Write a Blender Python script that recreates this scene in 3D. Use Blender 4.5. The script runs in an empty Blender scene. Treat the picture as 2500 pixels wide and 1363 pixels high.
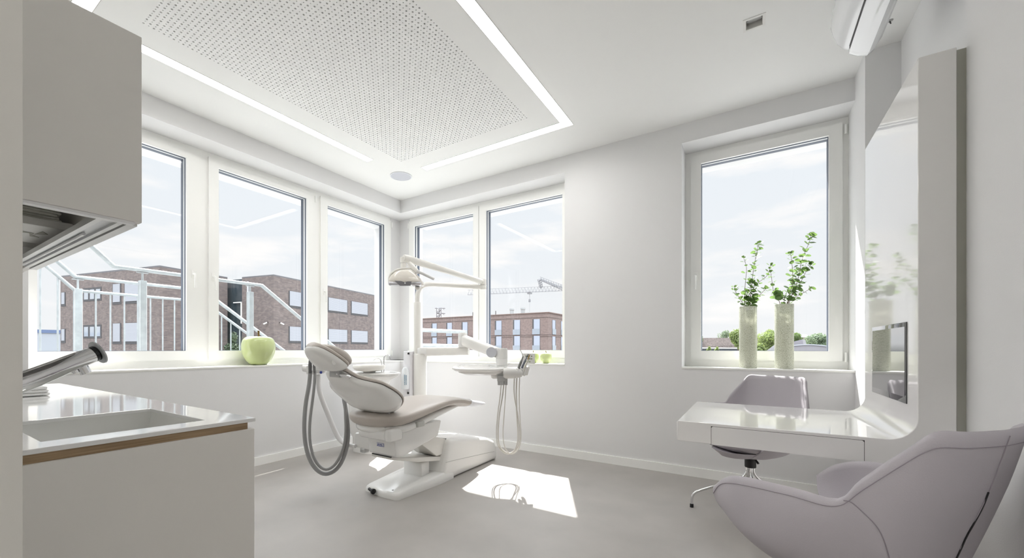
import bpy, bmesh, math, random
from mathutils import Vector, Matrix
R = math.radians
sc = bpy.context.scene
C = sc.collection
random.seed(7)

# ------------------------------------------------------------------ materials
MATS = {}
def mat(name, col, rough=.5, metal=0., spec=.5, coat=0., noise=0., nscale=8., bump=0., bscale=60., trans=0., emis=None, estr=0., ior=1.45, sss=0.):
    if name in MATS: return MATS[name]
    m = bpy.data.materials.new(name); m.use_nodes = True
    nt = m.node_tree; b = nt.nodes['Principled BSDF']
    c = (col[0], col[1], col[2], 1)
    b.inputs['Base Color'].default_value = c
    b.inputs['Roughness'].default_value = rough
    b.inputs['Metallic'].default_value = metal
    b.inputs['Specular IOR Level'].default_value = spec
    b.inputs['IOR'].default_value = ior
    b.inputs['Coat Weight'].default_value = coat
    b.inputs['Coat Roughness'].default_value = .04
    if trans: b.inputs['Transmission Weight'].default_value = trans
    if emis:
        b.inputs['Emission Color'].default_value = (emis[0], emis[1], emis[2], 1)
        b.inputs['Emission Strength'].default_value = estr
    tc = None
    if noise or bump:
        tc = nt.nodes.new('ShaderNodeTexCoord')
    if noise:
        n = nt.nodes.new('ShaderNodeTexNoise'); n.inputs['Scale'].default_value = nscale; n.inputs['Detail'].default_value = 6
        nt.links.new(tc.outputs['Object'], n.inputs['Vector'])
        r = nt.nodes.new('ShaderNodeValToRGB')
        r.color_ramp.elements[0].position = .3; r.color_ramp.elements[1].position = .7
        lo = [max(0, v*(1-noise)) for v in col]; hi = [min(1, v*(1+noise)) for v in col]
        r.color_ramp.elements[0].color = (*lo, 1); r.color_ramp.elements[1].color = (*hi, 1)
        nt.links.new(n.outputs['Fac'], r.inputs['Fac']); nt.links.new(r.outputs['Color'], b.inputs['Base Color'])
    if bump:
        n = nt.nodes.new('ShaderNodeTexNoise'); n.inputs['Scale'].default_value = bscale; n.inputs['Detail'].default_value = 4
        nt.links.new(tc.outputs['Object'], n.inputs['Vector'])
        bp = nt.nodes.new('ShaderNodeBump'); bp.inputs['Strength'].default_value = bump; bp.inputs['Distance'].default_value = .002
        nt.links.new(n.outputs['Fac'], bp.inputs['Height']); nt.links.new(bp.outputs['Normal'], b.inputs['Normal'])
    MATS[name] = m
    return m

def glass_mat(name, tint, refl=1.0):
    m = bpy.data.materials.new(name); m.use_nodes = True; nt = m.node_tree; nt.nodes.clear()
    o = nt.nodes.new('ShaderNodeOutputMaterial'); mx = nt.nodes.new('ShaderNodeMixShader')
    t = nt.nodes.new('ShaderNodeBsdfTransparent'); t.inputs['Color'].default_value = (*tint, 1)
    g = nt.nodes.new('ShaderNodeBsdfGlossy'); g.inputs['Roughness'].default_value = .0
    ge = nt.nodes.new('ShaderNodeNewGeometry'); dt = nt.nodes.new('ShaderNodeVectorMath'); dt.operation = 'DOT_PRODUCT'
    nt.links.new(ge.outputs['Normal'], dt.inputs[0]); nt.links.new(ge.outputs['Incoming'], dt.inputs[1])
    def mth(op, a, b=None):
        n = nt.nodes.new('ShaderNodeMath'); n.operation = op; n.use_clamp = (op == 'MULTIPLY_ADD')
        for i, q in enumerate((a, b)):
            if q is None: continue
            if isinstance(q, (int, float)): n.inputs[i].default_value = q
            else: nt.links.new(q, n.inputs[i])
        return n
    c_ = mth('ABSOLUTE', dt.outputs['Value']); i_ = mth('SUBTRACT', 1.0, c_.outputs[0]); p_ = mth('POWER', i_.outputs[0], 5.0)
    fz = mth('MULTIPLY_ADD', p_.outputs[0], .95*refl); fz.inputs[2].default_value = .045*refl
    nt.links.new(fz.outputs[0], mx.inputs[0])
    nt.links.new(t.outputs[0], mx.inputs[1]); nt.links.new(g.outputs[0], mx.inputs[2]); nt.links.new(mx.outputs[0], o.inputs[0])
    MATS[name] = m; return m

def brick_mat(name, c1, c2, mortar, sx=1.0):
    m = bpy.data.materials.new(name); m.use_nodes = True; nt = m.node_tree; b = nt.nodes['Principled BSDF']
    b.inputs['Roughness'].default_value = .9
    tc = nt.nodes.new('ShaderNodeTexCoord'); sep = nt.nodes.new('ShaderNodeSeparateXYZ'); cmb = nt.nodes.new('ShaderNodeCombineXYZ')
    ad = nt.nodes.new('ShaderNodeMath'); ad.operation = 'ADD'
    nt.links.new(tc.outputs['Object'], sep.inputs[0]); nt.links.new(sep.outputs[0], ad.inputs[0]); nt.links.new(sep.outputs[1], ad.inputs[1])
    nt.links.new(ad.outputs[0], cmb.inputs[0]); nt.links.new(sep.outputs[2], cmb.inputs[1])
    br = nt.nodes.new('ShaderNodeTexBrick'); br.inputs['Scale'].default_value = 1
    br.inputs['Brick Width'].default_value = .25*sx; br.inputs['Row Height'].default_value = .083*sx; br.inputs['Mortar Size'].default_value = .008*sx
    br.inputs['Color1'].default_value = (*c1, 1); br.inputs['Color2'].default_value = (*c2, 1); br.inputs['Mortar'].default_value = (*mortar, 1)
    nt.links.new(cmb.outputs[0], br.inputs['Vector'])
    n = nt.nodes.new('ShaderNodeTexNoise'); n.inputs['Scale'].default_value = 3.5; nt.links.new(tc.outputs['Object'], n.inputs['Vector'])
    mx = nt.nodes.new('ShaderNodeMix'); mx.data_type = 'RGBA'; mx.blend_type = 'MULTIPLY'; mx.inputs['Factor'].default_value = .5
    r = nt.nodes.new('ShaderNodeValToRGB'); r.color_ramp.elements[0].color = (.6, .6, .6, 1); r.color_ramp.elements[0].position = .35; r.color_ramp.elements[1].position = .65
    nt.links.new(n.outputs['Fac'], r.inputs[0]); nt.links.new(br.outputs['Color'], mx.inputs[6]); nt.links.new(r.outputs[0], mx.inputs[7])
    nt.links.new(mx.outputs[2], b.inputs['Base Color'])
    MATS[name] = m; return m

def stripe_mat(name, c1, c2, period, axis=2, rough=.4):
    """fine slats: colour bands along one object axis"""
    m = bpy.data.materials.new(name); m.use_nodes = True; nt = m.node_tree; b = nt.nodes['Principled BSDF']; b.inputs['Roughness'].default_value = rough
    tc = nt.nodes.new('ShaderNodeTexCoord'); sep = nt.nodes.new('ShaderNodeSeparateXYZ'); nt.links.new(tc.outputs['Object'], sep.inputs[0])
    d = nt.nodes.new('ShaderNodeMath'); d.operation = 'DIVIDE'; d.inputs[1].default_value = period
    f = nt.nodes.new('ShaderNodeMath'); f.operation = 'FRACT'
    nt.links.new(sep.outputs[axis], d.inputs[0]); nt.links.new(d.outputs[0], f.inputs[0])
    r = nt.nodes.new('ShaderNodeValToRGB'); r.color_ramp.elements[0].color = (*c1, 1); r.color_ramp.elements[1].color = (*c2, 1)
    r.color_ramp.elements[0].position = .15; r.color_ramp.elements[1].position = .3
    nt.links.new(f.outputs[0], r.inputs[0]); nt.links.new(r.outputs[0], b.inputs['Base Color'])
    MATS[name] = m; return m

# ------------------------------------------------------------------ mesh collector
class MB:
    def __init__(s): s.v = []; s.f = []
    def add(s, vs, fs):
        o = len(s.v); s.v += [tuple(v) for v in vs]; s.f += [tuple(i+o for i in f) for f in fs]; return s
    def box(s, x0, x1, y0, y1, z0, z1):
        return s.add([(x0,y0,z0),(x1,y0,z0),(x1,y1,z0),(x0,y1,z0),(x0,y0,z1),(x1,y0,z1),(x1,y1,z1),(x0,y1,z1)],
                     [(0,3,2,1),(4,5,6,7),(0,1,5,4),(1,2,6,5),(2,3,7,6),(3,0,4,7)])
    def bm(s, bm):
        bm.verts.ensure_lookup_table(); bm.verts.index_update()
        s.add([v.co[:] for v in bm.verts], [[v.index for v in f.verts] for f in bm.faces]); bm.free(); return s
    def rbox(s, x0, x1, y0, y1, z0, z1, r=.01, seg=3, M=None):
        bm = bmesh.new(); bmesh.ops.create_cube(bm, size=1)
        for v in bm.verts:
            v.co = Vector(((x0+x1)/2+v.co.x*(x1-x0), (y0+y1)/2+v.co.y*(y1-y0), (z0+z1)/2+v.co.z*(z1-z0)))
        bmesh.ops.bevel(bm, geom=list(bm.edges), offset=r, segments=seg, profile=.5, affect='EDGES')
        if M: bmesh.ops.transform(bm, matrix=M, verts=bm.verts)
        return s.bm(bm)
    def rings(s, rs, closed=True, cap=True):
        n = len(rs[0]); vs = [p for r in rs for p in r]; fs = []
        for i in range(len(rs)-1):
            for j in range(n if closed else n-1):
                k = (j+1) % n
                fs.append((i*n+j, i*n+k, (i+1)*n+k, (i+1)*n+j))
        if cap and closed:
            fs.append(tuple(range(n-1, -1, -1))); m = (len(rs)-1)*n; fs.append(tuple(m+j for j in range(n)))
        return s.add(vs, fs)
    def tube(s, pts, r, n=12, smooth=0, cap=True):
        P = [Vector(p) for p in pts]; rad = list(r) if isinstance(r, (list, tuple)) else [r]*len(P)
        for _ in range(smooth):
            Q = [P[0]]; q = [rad[0]]
            for i in range(len(P)-1):
                Q += [P[i].lerp(P[i+1], .25), P[i].lerp(P[i+1], .75)]; q += [rad[i]*.75+rad[i+1]*.25, rad[i]*.25+rad[i+1]*.75]
            Q.append(P[-1]); q.append(rad[-1]); P, rad = Q, q
        rs = []; up = None
        for i, p in enumerate(P):
            t = (P[min(i+1, len(P)-1)]-P[max(i-1, 0)]).normalized()
            if up is None:
                up = Vector((0, 0, 1)) if abs(t.z) < .9 else Vector((1, 0, 0))
            a = t.cross(up).normalized(); b = a.cross(t).normalized(); up = b
            rs.append([tuple(p+(a*math.cos(2*math.pi*k/n)+b*math.sin(2*math.pi*k/n))*rad[i]) for k in range(n)])
        return s.rings(rs, cap=cap)
    def cyl(s, a, b, r, n=24, r2=None):
        return s.tube([a, b], [r, r if r2 is None else r2], n)
    def lathe(s, prof, c=(0,0,0), n=32, M=None, cap=True):
        rs = [[(c[0]+r*math.cos(2*math.pi*k/n), c[1]+r*math.sin(2*math.pi*k/n), c[2]+z) for k in range(n)] for r, z in prof]
        if M: rs = [[tuple(M @ Vector(p)) for p in r] for r in rs]
        return s.rings(rs, cap=cap)
    def prism(s, poly, axis, a, b):
        """poly of 2-D points extruded along axis 0/1/2 from a to b; poly gives the two other coordinates in order"""
        def P(p, t):
            return {0: (t, p[0], p[1]), 1: (p[0], t, p[1]), 2: (p[0], p[1], t)}[axis]
        return s.rings([[P(p, a) for p in poly], [P(p, b) for p in poly]])
    def sphere(s, c, r, n=16, sc3=(1,1,1)):
        return s.lathe([(r*math.sin(math.pi*i/n)*1.0+1e-5, -r*math.cos(math.pi*i/n)) for i in range(n+1)], (0,0,0), 2*n,
                       Matrix.Translation(c) @ Matrix.Diagonal((*sc3, 1)))
    def xf(s, M):
        s.v = [tuple(M @ Vector(p)) for p in s.v]; return s

def link(name, me, m, parent=None, smooth=True, ang=38):
    o = bpy.data.objects.new(name, me); C.objects.link(o)
    if m: me.materials.append(m)
    if parent: o.parent = parent
    return o

def part(name, mb, m, parent=None, smooth=True, ang=38, label=None, local=False, fixn=True):
    """one mesh object; mb in world coordinates unless local"""
    vs = mb.v
    if parent is not None and not local:
        M = world_of(parent).inverted(); vs = [tuple(M @ Vector(p)) for p in vs]
    me = bpy.data.meshes.new(name); me.from_pydata(vs, [], mb.f); me.update()
    if fixn:
        bm = bmesh.new(); bm.from_mesh(me); bmesh.ops.recalc_face_normals(bm, faces=bm.faces); bm.to_mesh(me); bm.free()
    if smooth:
        for p in me.polygons: p.use_smooth = True
        me.set_sharp_from_angle(angle=R(ang))
    o = link(name, me, m, parent)
    if label: o['label'] = label
    return o

def world_of(o):
    M = Matrix.LocRotScale(o.location, o.rotation_euler, o.scale)
    return world_of(o.parent) @ M if o.parent else M

def thing(name, label, cat, loc=(0,0,0), rotz=0, group=None):
    o = bpy.data.objects.new(name, None); C.objects.link(o); o.empty_display_size = .1
    o.location = loc; o.rotation_euler = (0, 0, rotz); return tag(o, label, cat, group)
def tag(o, label=None, cat=None, group=None, kind=None):
    if label: o['label'] = label
    if cat: o['category'] = cat
    if group: o['group'] = group
    if kind: o['kind'] = kind
    return o
def struct(name, mb, m, label=None, cat=None, **k):
    o = part(name, mb, m, **k); return tag(o, label, cat, kind='structure')
def copy_tree(o, parent=None):
    c = o.copy(); C.objects.link(c); c.parent = parent
    for ch in list(o.children): copy_tree(ch, c)
    return c
def subsurf(o, lv=2):
    m = o.modifiers.new('sub', 'SUBSURF'); m.levels = lv; m.render_levels = lv; return o

def text_part(name, body, size, M, m, parent, ext=.0004, align='CENTER'):
    cu = bpy.data.curves.new(name, 'FONT'); cu.body = body; cu.size = size; cu.extrude = ext; cu.align_x = align; cu.align_y = 'CENTER'
    tmp = bpy.data.objects.new(name+'_tmp', cu); me = bpy.data.meshes.new_from_object(tmp)
    bpy.data.objects.remove(tmp); bpy.data.curves.remove(cu); me.name = name; me.materials.clear(); me.materials.append(m)
    o = bpy.data.objects.new(name, me); C.objects.link(o)
    if parent is not None:
        o.parent = parent; M = world_of(parent).inverted() @ M
    o.matrix_local = M; return o

def holed_plate(us, vs, holes, lo, hi, axis):
    """slab between lo and hi along axis, spanning rectangle us x vs, minus rectangles holes [(u0,u1,v0,v1)]"""
    U = sorted(set([us[0], us[1]]+[h[i] for h in holes for i in (0, 1)])); V = sorted(set([vs[0], vs[1]]+[h[i] for h in holes for i in (2, 3)]))
    mb = MB(); solid = {}
    for i in range(len(U)-1):
        for j in range(len(V)-1):
            cu, cv = (U[i]+U[i+1])/2, (V[j]+V[j+1])/2
            solid[i, j] = not any(h[0] < cu < h[1] and h[2] < cv < h[3] for h in holes)
    def P(u, v, t): return {0: (t, u, v), 1: (u, t, v), 2: (u, v, t)}[axis]
    for (i, j), s_ in solid.items():
        if not s_: continue
        a, b, c, d = U[i], U[i+1], V[j], V[j+1]
        for t in (lo, hi): mb.add([P(a,c,t), P(b,c,t), P(b,d,t), P(a,d,t)], [(0,1,2,3)])
        for (di, dj, q) in ((-1,0,((a,c),(a,d))), (1,0,((b,c),(b,d))), (0,-1,((a,c),(b,c))), (0,1,((a,d),(b,d)))):
            if not solid.get((i+di, j+dj), False):
                (u0,v0),(u1,v1) = q; mb.add([P(u0,v0,lo), P(u1,v1,lo), P(u1,v1,hi), P(u0,v0,hi)], [(0,1,2,3)])
    bm = bmesh.new(); me = bpy.data.meshes.new('t'); me.from_pydata(mb.v, [], mb.f); bm.from_mesh(me); bpy.data.meshes.remove(me)
    bmesh.ops.remove_doubles(bm, verts=bm.verts, dist=1e-5)
    return MB().bm(bm)

# ------------------------------------------------------------------ palette
wall_m   = mat('wall_paint', (.755,.752,.755), .75, spec=.25, bump=.15, bscale=220)
ceil_m   = mat('ceiling_paint', (.84,.84,.83), .6, spec=.3)
board_m  = mat('ceiling_board', (.84,.84,.835), .6, spec=.3)
upvc     = mat('white_upvc', (.90,.90,.88), .28, spec=.5)
gasket   = mat('dark_gasket', (.10,.12,.16), .45)
sill_m   = mat('sill_stone', (.82,.82,.79), .18, spec=.5)
floor_m  = mat('vinyl_floor', (.385,.365,.345), .42, spec=.4, noise=.07, nscale=3.0)
lacquer  = mat('white_lacquer', (.83,.82,.81), .06, spec=.5, coat=.3)
satin    = mat('satin_white', (.80,.79,.77), .45, spec=.3)
corian   = mat('mineral_worktop', (.86,.86,.855), .07, spec=.5, coat=.3)
basin_m  = mat('mineral_basin', (.78,.78,.76), .35)
cab_m    = mat('cabinet_laminate', (.82,.80,.77), .5, spec=.3)
greenish = mat('backing_board', (.42,.42,.37), .5)
steel    = mat('brushed_aluminium', (.62,.62,.62), .35, metal=.85)
chrome   = mat('chrome', (.75,.75,.76), .06, metal=1)
galv     = mat('galvanised_steel', (.36,.39,.40), .45, metal=.25, noise=.12, nscale=14)
plastic  = mat('white_plastic', (.82,.815,.80), .16, spec=.5)
plastic2 = mat('ivory_plastic', (.80,.785,.75), .22, spec=.5)
greypl   = mat('grey_plastic', (.42,.42,.42), .4)
greyhose = mat('grey_hose', (.30,.30,.30), .45)
black    = mat('black_rubber', (.012,.012,.013), .45)
blackgl  = mat('black_glass', (.035,.037,.04), .03, spec=.8, coat=.6)
screen_m = mat('screen_glass', (.10,.105,.11), .02, spec=1.0, coat=1.0)
taupe    = mat('taupe_upholstery', (.50,.455,.415), .38, spec=.4, coat=.12)
lilac    = mat('lilac_leather', (.45,.425,.455), .55, spec=.3, bump=.25, bscale=350)
seam_m   = mat('seam_thread', (.30,.27,.30), .7)
blue     = mat('blue_print', (.05,.07,.30), .4)
strip_m  = mat('light_diffuser', (.9,.9,.88), .5, emis=(1,.985,.96), estr=11)
pane_m   = glass_mat('window_glass', (.94,.945,.945), .32)
frost_m  = mat('frosted_plastic', (.80,.82,.85), .35, trans=.35)
clearpl  = mat('clear_cover', (.86,.87,.92), .15, coat=.3)
# scene settings
SKY_LOW, SKY_HIGH, SUN, EXPO = .585, 4.2, 8.0, .90
# ================================================================== ROOM SHELL
XL, YB, XW, YW, ZC, ZS, ZR = -3.742, 3.844, -3.99, 4.08, 2.962, .91, 2.80
XO, YO = -4.301, 4.35
XR, XN, YP = .61, .775, 3.545
YF = .09
struct('floor', MB().box(XO, 1.2, -2.6, YO, -.2, 0), floor_m)

# ceiling with openings for the light channels, the perforated field, the spotlight
P = .0252; HX0, HY0 = -1.636, 1.624; I0, I1, J0, J1 = -52, 4, -28, 56
px0, px1 = HX0+(I0-.5)*P, HX0+(I1+.5)*P; py0, py1 = HY0+(J0-.5)*P, HY0+(J1+.5)*P
SL = (-3.245, -3.161); SRt = (-1.332, -1.250); SB = (3.256, 3.342); SF = (.645, .727)
holes = [(px0,px1,py0,py1), (SL[0],SL[1],SF[0],2.856), (SL[0],-1.72,SF[0],SF[1]),
         (SRt[0],SRt[1],1.12,SB[1]), (-2.874,SRt[1],SB[0],SB[1]), (-.024,.062,2.835,2.919)]
struct('ceiling', holed_plate((XO, 1.2), (-2.6, YO), holes, ZC, ZC+.05, 2), ceil_m)
struct('ceiling.001', MB().box(XO, 1.2, -2.6, YO, ZC+.13, ZC+.4), ceil_m)
v = []; f = []; vid = {}
def V3(x, y, z):
    k = (round(x,5), round(y,5), round(z,5))
    if k not in vid: vid[k] = len(v); v.append((x,y,z))
    return vid[k]
for i in range(I0, I1+1):
    for j in range(J0, J1+1):
        cx, cy = HX0+i*P, HY0+j*P; r = .0061 if (i+j) % 2 == 0 else .0036
        out = [(1,0),(1,1),(0,1),(-1,1),(-1,0),(-1,-1),(0,-1),(1,-1)]
        o_ = [V3(cx+a*P/2, cy+b*P/2, ZC) for a, b in out]
        c_ = [V3(cx+r*math.cos(k*math.pi/4), cy+r*math.sin(k*math.pi/4), ZC) for k in range(8)]
        t_ = [V3(cx+r*math.cos(k*math.pi/4), cy+r*math.sin(k*math.pi/4), ZC+.012) for k in range(8)]
        for k in range(8):
            l = (k+1) % 8
            f.append((o_[k], c_[k], c_[l], o_[l])); f.append((c_[k], t_[k], t_[l], c_[l]))
mb = MB(); mb.v = v; mb.f = f
o = part('ceiling_panel', mb, board_m, smooth=False, fixn=False); tag(o, kind='structure')
# edge upstand that closes the cavity behind the perforated field
dark_m = mat('acoustic_fleece', (.10,.10,.095), .9)
o = part('ceiling_panel_fleece', MB().box(px0-.02, px1+.02, py0-.02, py1+.02, ZC+.052, ZC+.058), dark_m); tag(o, kind='structure')

# left wall (windows), back wall, right wall, front wall
w = MB()
w.box(XO, XL, -.1, YB, 0, ZS-.017)                 # parapet
w.box(XO, XL, -.1, .585, ZS-.017, ZC)              # solid end beside the cabinets
w.box(XW-.08, XL, .585, YB, ZR, ZC)                # lintel
w.box(XO, XW-.08, .585, YO, 2.70, ZC)
w.box(XO, XW, 3.912, YO, ZS-.017, ZC)              # corner post
struct('wall_left', w, wall_m, smooth=False)
w = MB()
w.box(XO, XR, YB, YO, 0, ZS-.017)
w.box(XL, -1.526, YB, YW+.07, ZR, ZC); w.box(XL, -1.526, YW+.07, YO, 2.70, ZC); w.box(XW-.08, XL, YB, YO, ZR, ZC)
w.box(XW, -3.813, YW, YO, ZS-.017, ZC)
w.box(-1.526, -.483, YB, YO, ZS-.017, ZC)
w.box(-.483, XR, YB, YW+.07, ZR, ZC); w.box(-.483, XR, YW+.07, YO, 2.70, ZC)
struct('wall_back', w, wall_m, smooth=False)
w = MB()
w.box(XR, 1.2, YP, YO, 0, ZC)                       # pier beside the window
w.box(XN, 1.2, 2.06, YP, 0, ZC)                     # niche
w.box(.605, 1.2, -.1, 2.06, 0, ZC)
struct('wall_right', w, wall_m, smooth=False)
w = MB()
w.box(XO, -.60, -.1, YF, 0, ZC); w.box(.47, .605, -.1, YF, 0, ZC); w.box(-.60, .47, -.1, YF, 2.12, ZC)
w.box(-1.8, -1.6, -2.6, -.1, 0, ZC); w.box(1.0, 1.2, -2.6, -.1, 0, ZC); w.box(-1.8, 1.2, -2.8, -2.6, 0, ZC)   # corridor outside the door
struct('wall_front', w, mat('corridor_paint', (.62,.61,.58), .6), smooth=False)

# skirting
b = MB(); b.box(XL, XL+.014, .6, YB, 0, .075); struct('baseboard_left', b, upvc)
b = MB(); b.box(XL, XR, YB-.014, YB, 0, .075); struct('baseboard_back', b, upvc)
b = MB(); b.box(XR-.013, XR, YP, YB, 0, .075).box(XN-.014, XN, 2.06, YP, 0, .075).box(.591, .605, .1, 2.06, 0, .075); struct('baseboard_right', b, upvc)

# sills
b = MB(); b.rbox(XW-.01, XL+.003, .585, YB+.2, ZS-.017, ZS, .003, 2); b.rbox(XW-.01, -1.526, YB-.004, YW+.01, ZS-.017, ZS, .003, 2)
struct('trim_1', b, sill_m, 'continuous white sill under the corner windows')
b = MB(); b.rbox(-.483, XR, YB-.006, YW+.01, ZS-.017, ZS, .003, 2); struct('trim_2', b, sill_m, 'white sill under the single window')

# windows -----------------------------------------------------------
def frame_rect(mb, u0, u1, v0, v1, wu, wv0, wv1, lo, hi, axis):
    """rectangular ring in plane axis (0: u=Y, 1: u=X), v=Z"""
    h = [(u0+wu, u1-wu, v0+wv0, v1-wv1)]
    q = holed_plate((u0, u1), (v0, v1), h, lo, hi, axis); mb.add(q.v, q.f); return mb
def window(n, axis, s, plane, u0, u1, su0, su1, pu0, pu1, handle=None, hinge=None, label=''):
    """axis 0 = left wall (plane X), 1 = back wall; s = outward sign; u0..u1 frame, su sash, pu glass"""
    d = lambda a, b: (min(plane+s*a, plane+s*b), max(plane+s*a, plane+s*b))
    fr = MB(); q = holed_plate((u0, u1), (ZS, ZR), [(su0+.02, su1-.02, .985, 2.74)], *d(.006, .075), axis); fr.add(q.v, q.f)
    root = struct('window_%d' % n, fr, upvc, label, smooth=False)
    sa = MB(); q = holed_plate((su0, su1), (.968, 2.760), [(pu0, pu1, 1.045, 2.684)], *d(-.012, .055), axis); sa.add(q.v, q.f)
    part('window_sash', sa, upvc, root, smooth=False)
    g = MB(); q = holed_plate((pu0-.012, pu1+.012), (1.033, 2.696), [(pu0+.003, pu1-.003, 1.048, 2.681)], *d(.012, .030), axis); g.add(q.v, q.f)
    q = holed_plate((pu0-.012, pu1+.012), (1.033, 2.696), [(pu0+.001, pu1-.001, 1.046, 2.683)], *d(.056, .10), axis); g.add(q.v, q.f)
    part('glazing_gasket', g, gasket, root, smooth=False)
    p = MB(); a, b_ = d(.035, .039)
    p.box(a, b_, pu0-.01, pu1+.01, 1.035, 2.694) if axis == 0 else p.box(pu0-.01, pu1+.01, a, b_, 1.035, 2.694)
    part('pane', p, pane_m, root, smooth=False)
    def pt(u, off, z): return (plane-s*off, u, z) if axis == 0 else (u, plane-s*off, z)
    if handle is not None:
        hz = 1.70; h = MB()
        a, b_ = d(-.012, -.020)
        if axis == 0: h.rbox(a, b_, handle-.014, handle+.014, hz-.035, hz+.035, .004)
        else: h.rbox(handle-.014, handle+.014, a, b_, hz-.035, hz+.035, .004)
        h.tube([pt(handle, .018, hz), pt(handle, .045, hz), pt(handle, .058, hz-.012), pt(handle, .058, hz-.12)], [.009,.009,.0095,.008], 10, 1)
        part('window_handle', h, upvc, root)
    if hinge is not None:
        h = MB()
        for z in (1.0, 2.70): h.cyl(pt(hinge, .020, z-.035), pt(hinge, .020, z+.035), .008, 12)
        part('hinge', h, upvc, root)
window(1, 0, -1, XW, .585, 1.648, .607, 1.619, .663, 1.537, 1.585, label='left casement of the window band, beside the wall cupboard')
window(2, 0, -1, XW, 1.648, 2.784, 1.707, 2.755, 1.789, 2.671, 1.742, 2.768, label='middle casement of the window band, above the large apple')
window(3, 0, -1, XW, 2.784, 3.912, 2.839, 3.905, 2.927, 3.805, 2.880, 3.915, label='casement of the window band next to the corner post')
window(4, 1, 1, YW, -3.813, -2.688, -3.805, -2.694, -3.719, -2.769, None, -3.812, label='left half of the double window behind the lamp pole')
window(5, 1, 1, YW, -2.688, -1.526, -2.682, -1.556, -2.592, -1.640, None, None, label='right half of the double window, above the two small apples')
window(6, 1, 1, YW, -.483, XR, -.439, .576, -.360, .497, -.402, .594, label='tall single window above the two vases')

# light channels ------------------------------------------------------
def channel(label, segs, z=ZC):
    t = thing('recessed_light_channel', label, 'ceiling light', ((segs[0][0]+segs[0][1])/2, (segs[0][2]+segs[0][3])/2, z))
    fr = MB(); di = MB()
    for x0, x1, y0, y1 in segs: di.box(x0, x1, y0, y1, z+.018, z+.022)
    part('diffuser', di, strip_m, t, smooth=False)
    # thin metal lip around the outline
    for x0, x1, y0, y1 in segs:
        for a in ((x0-.004, x0, y0-.004, y1+.004), (x1, x1+.004, y0-.004, y1+.004), (x0, x1, y0-.004, y0), (x0, x1, y1, y1+.004)):
            inside = any(q != (x0,x1,y0,y1) and q[0]-.003 < (a[0]+a[1])/2 < q[1]+.003 and q[2]-.003 < (a[2]+a[3])/2 < q[3]+.003 for q in segs)
            if not inside: fr.box(a[0], a[1], a[2], a[3], z-.002, z+.0)
    part('edge_trim', fr, mat('trim_grey', (.55,.54,.52), .4), t, smooth=False)
channel('glowing white light channel over the windows on the left, running past the wall cupboard',
        [(SL[0], SL[1], SF[0], 2.856), (SL[1], -1.72, SF[0], SF[1])])
channel('glowing L-shaped light channel whose corner is above the plain wall between the windows',
        [(SRt[0], SRt[1], 1.12, SB[0]), (-2.874, SRt[1], SB[0], SB[1])])

# speaker, spotlight, hook --------------------------------------------
t = thing('ceiling_speaker', 'round grey ceiling speaker above the corner of the windows', 'speaker', (-3.207, 3.30, ZC))
part('speaker_ring', MB().lathe([(.108,0),(.108,-.006),(.118,-.006),(.118,0)], (-3.207,3.30,ZC), 48), mat('speaker_ring', (.70,.71,.74), .5), t)
part('speaker_grille', MB().lathe([(.0001,-.004),(.109,-.004),(.109,0),(.0001,0)], (-3.207,3.30,ZC), 48), mat('speaker_cloth', (.56,.57,.62), .8), t)
t = thing('recessed_spotlight', 'small square recessed spotlight in the ceiling, unlit', 'spotlight', (.019, 2.877, ZC))
q = holed_plate((-.036,.074), (2.823,2.931), [(-.022,.060,2.837,2.917)], ZC-.003, ZC+.001, 2); part('spot_frame', q, satin, t, smooth=False)
q = MB(); q.box(-.023,-.020,2.836,2.918,ZC+.002,ZC+.046).box(.058,.061,2.836,2.918,ZC+.002,ZC+.046).box(-.020,.058,2.836,2.839,ZC+.002,ZC+.046).box(-.020,.058,2.915,2.918,ZC+.002,ZC+.046).box(-.023,.061,2.836,2.918,ZC+.046,ZC+.049)
part('spot_housing', q, mat('spot_housing', (.62,.61,.58), .4), t, smooth=False)
TM = Matrix.Translation((.019, 2.880, ZC+.026)) @ Matrix.Rotation(R(18), 4, 'X')
part('spot_ring', MB().lathe([(.034,-.008),(.038,-.008),(.038,.012),(.034,.012)], (0,0,0), 32, TM), greypl, t)
part('spot_bulb', MB().lathe([(.0001,-.004),(.030,-.007),(.034,-.002),(.022,.025),(.0001,.03)], (0,0,0), 32, TM), mat('bulb_glass', (.8,.8,.8), .1, coat=.5), t)
t = thing('ceiling_hook', 'tiny grey metal hook plate in the ceiling beside the air conditioner', 'hook', (.673, 3.291, ZC))
part('hook_plate', MB().lathe([(.0001,-.004),(.012,-.004),(.014,0),(.0001,0)], (.673,3.291,ZC), 20), greypl, t)
part('hook_pin', MB().tube([(.673,3.291,ZC-.003),(.673,3.291,ZC-.012),(.678,3.296,ZC-.016)], .003, 8), black, t)

# air conditioner -----------------------------------------------------
t = thing('air_conditioner', 'white wall air conditioner with a dark slot, high up at the right near the ceiling', 'air conditioner', (.5, 2.5, 2.63))
prof = [(.40,2.925),(.372,2.90),(.368,2.84),(.380,2.785),(.398,2.737),(.420,2.705),(.444,2.690),(.446,2.666),(.482,2.641),(.520,2.628),(.545,2.648),(.575,2.70),(.60,2.80),(.60,2.925)]
def acring(y, k=1.0):
    cx, cz = .50, 2.80
    return [(cx+(x-cx)*k, y, cz+(z-cz)*k) for x, z in prof]
part('casing', MB().rings([acring(2.10), acring(2.955), acring(2.975,.985), acring(2.985,.95)]), mat('ac_white', (.82,.83,.85), .15, coat=.3), t, ang=30)
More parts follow.
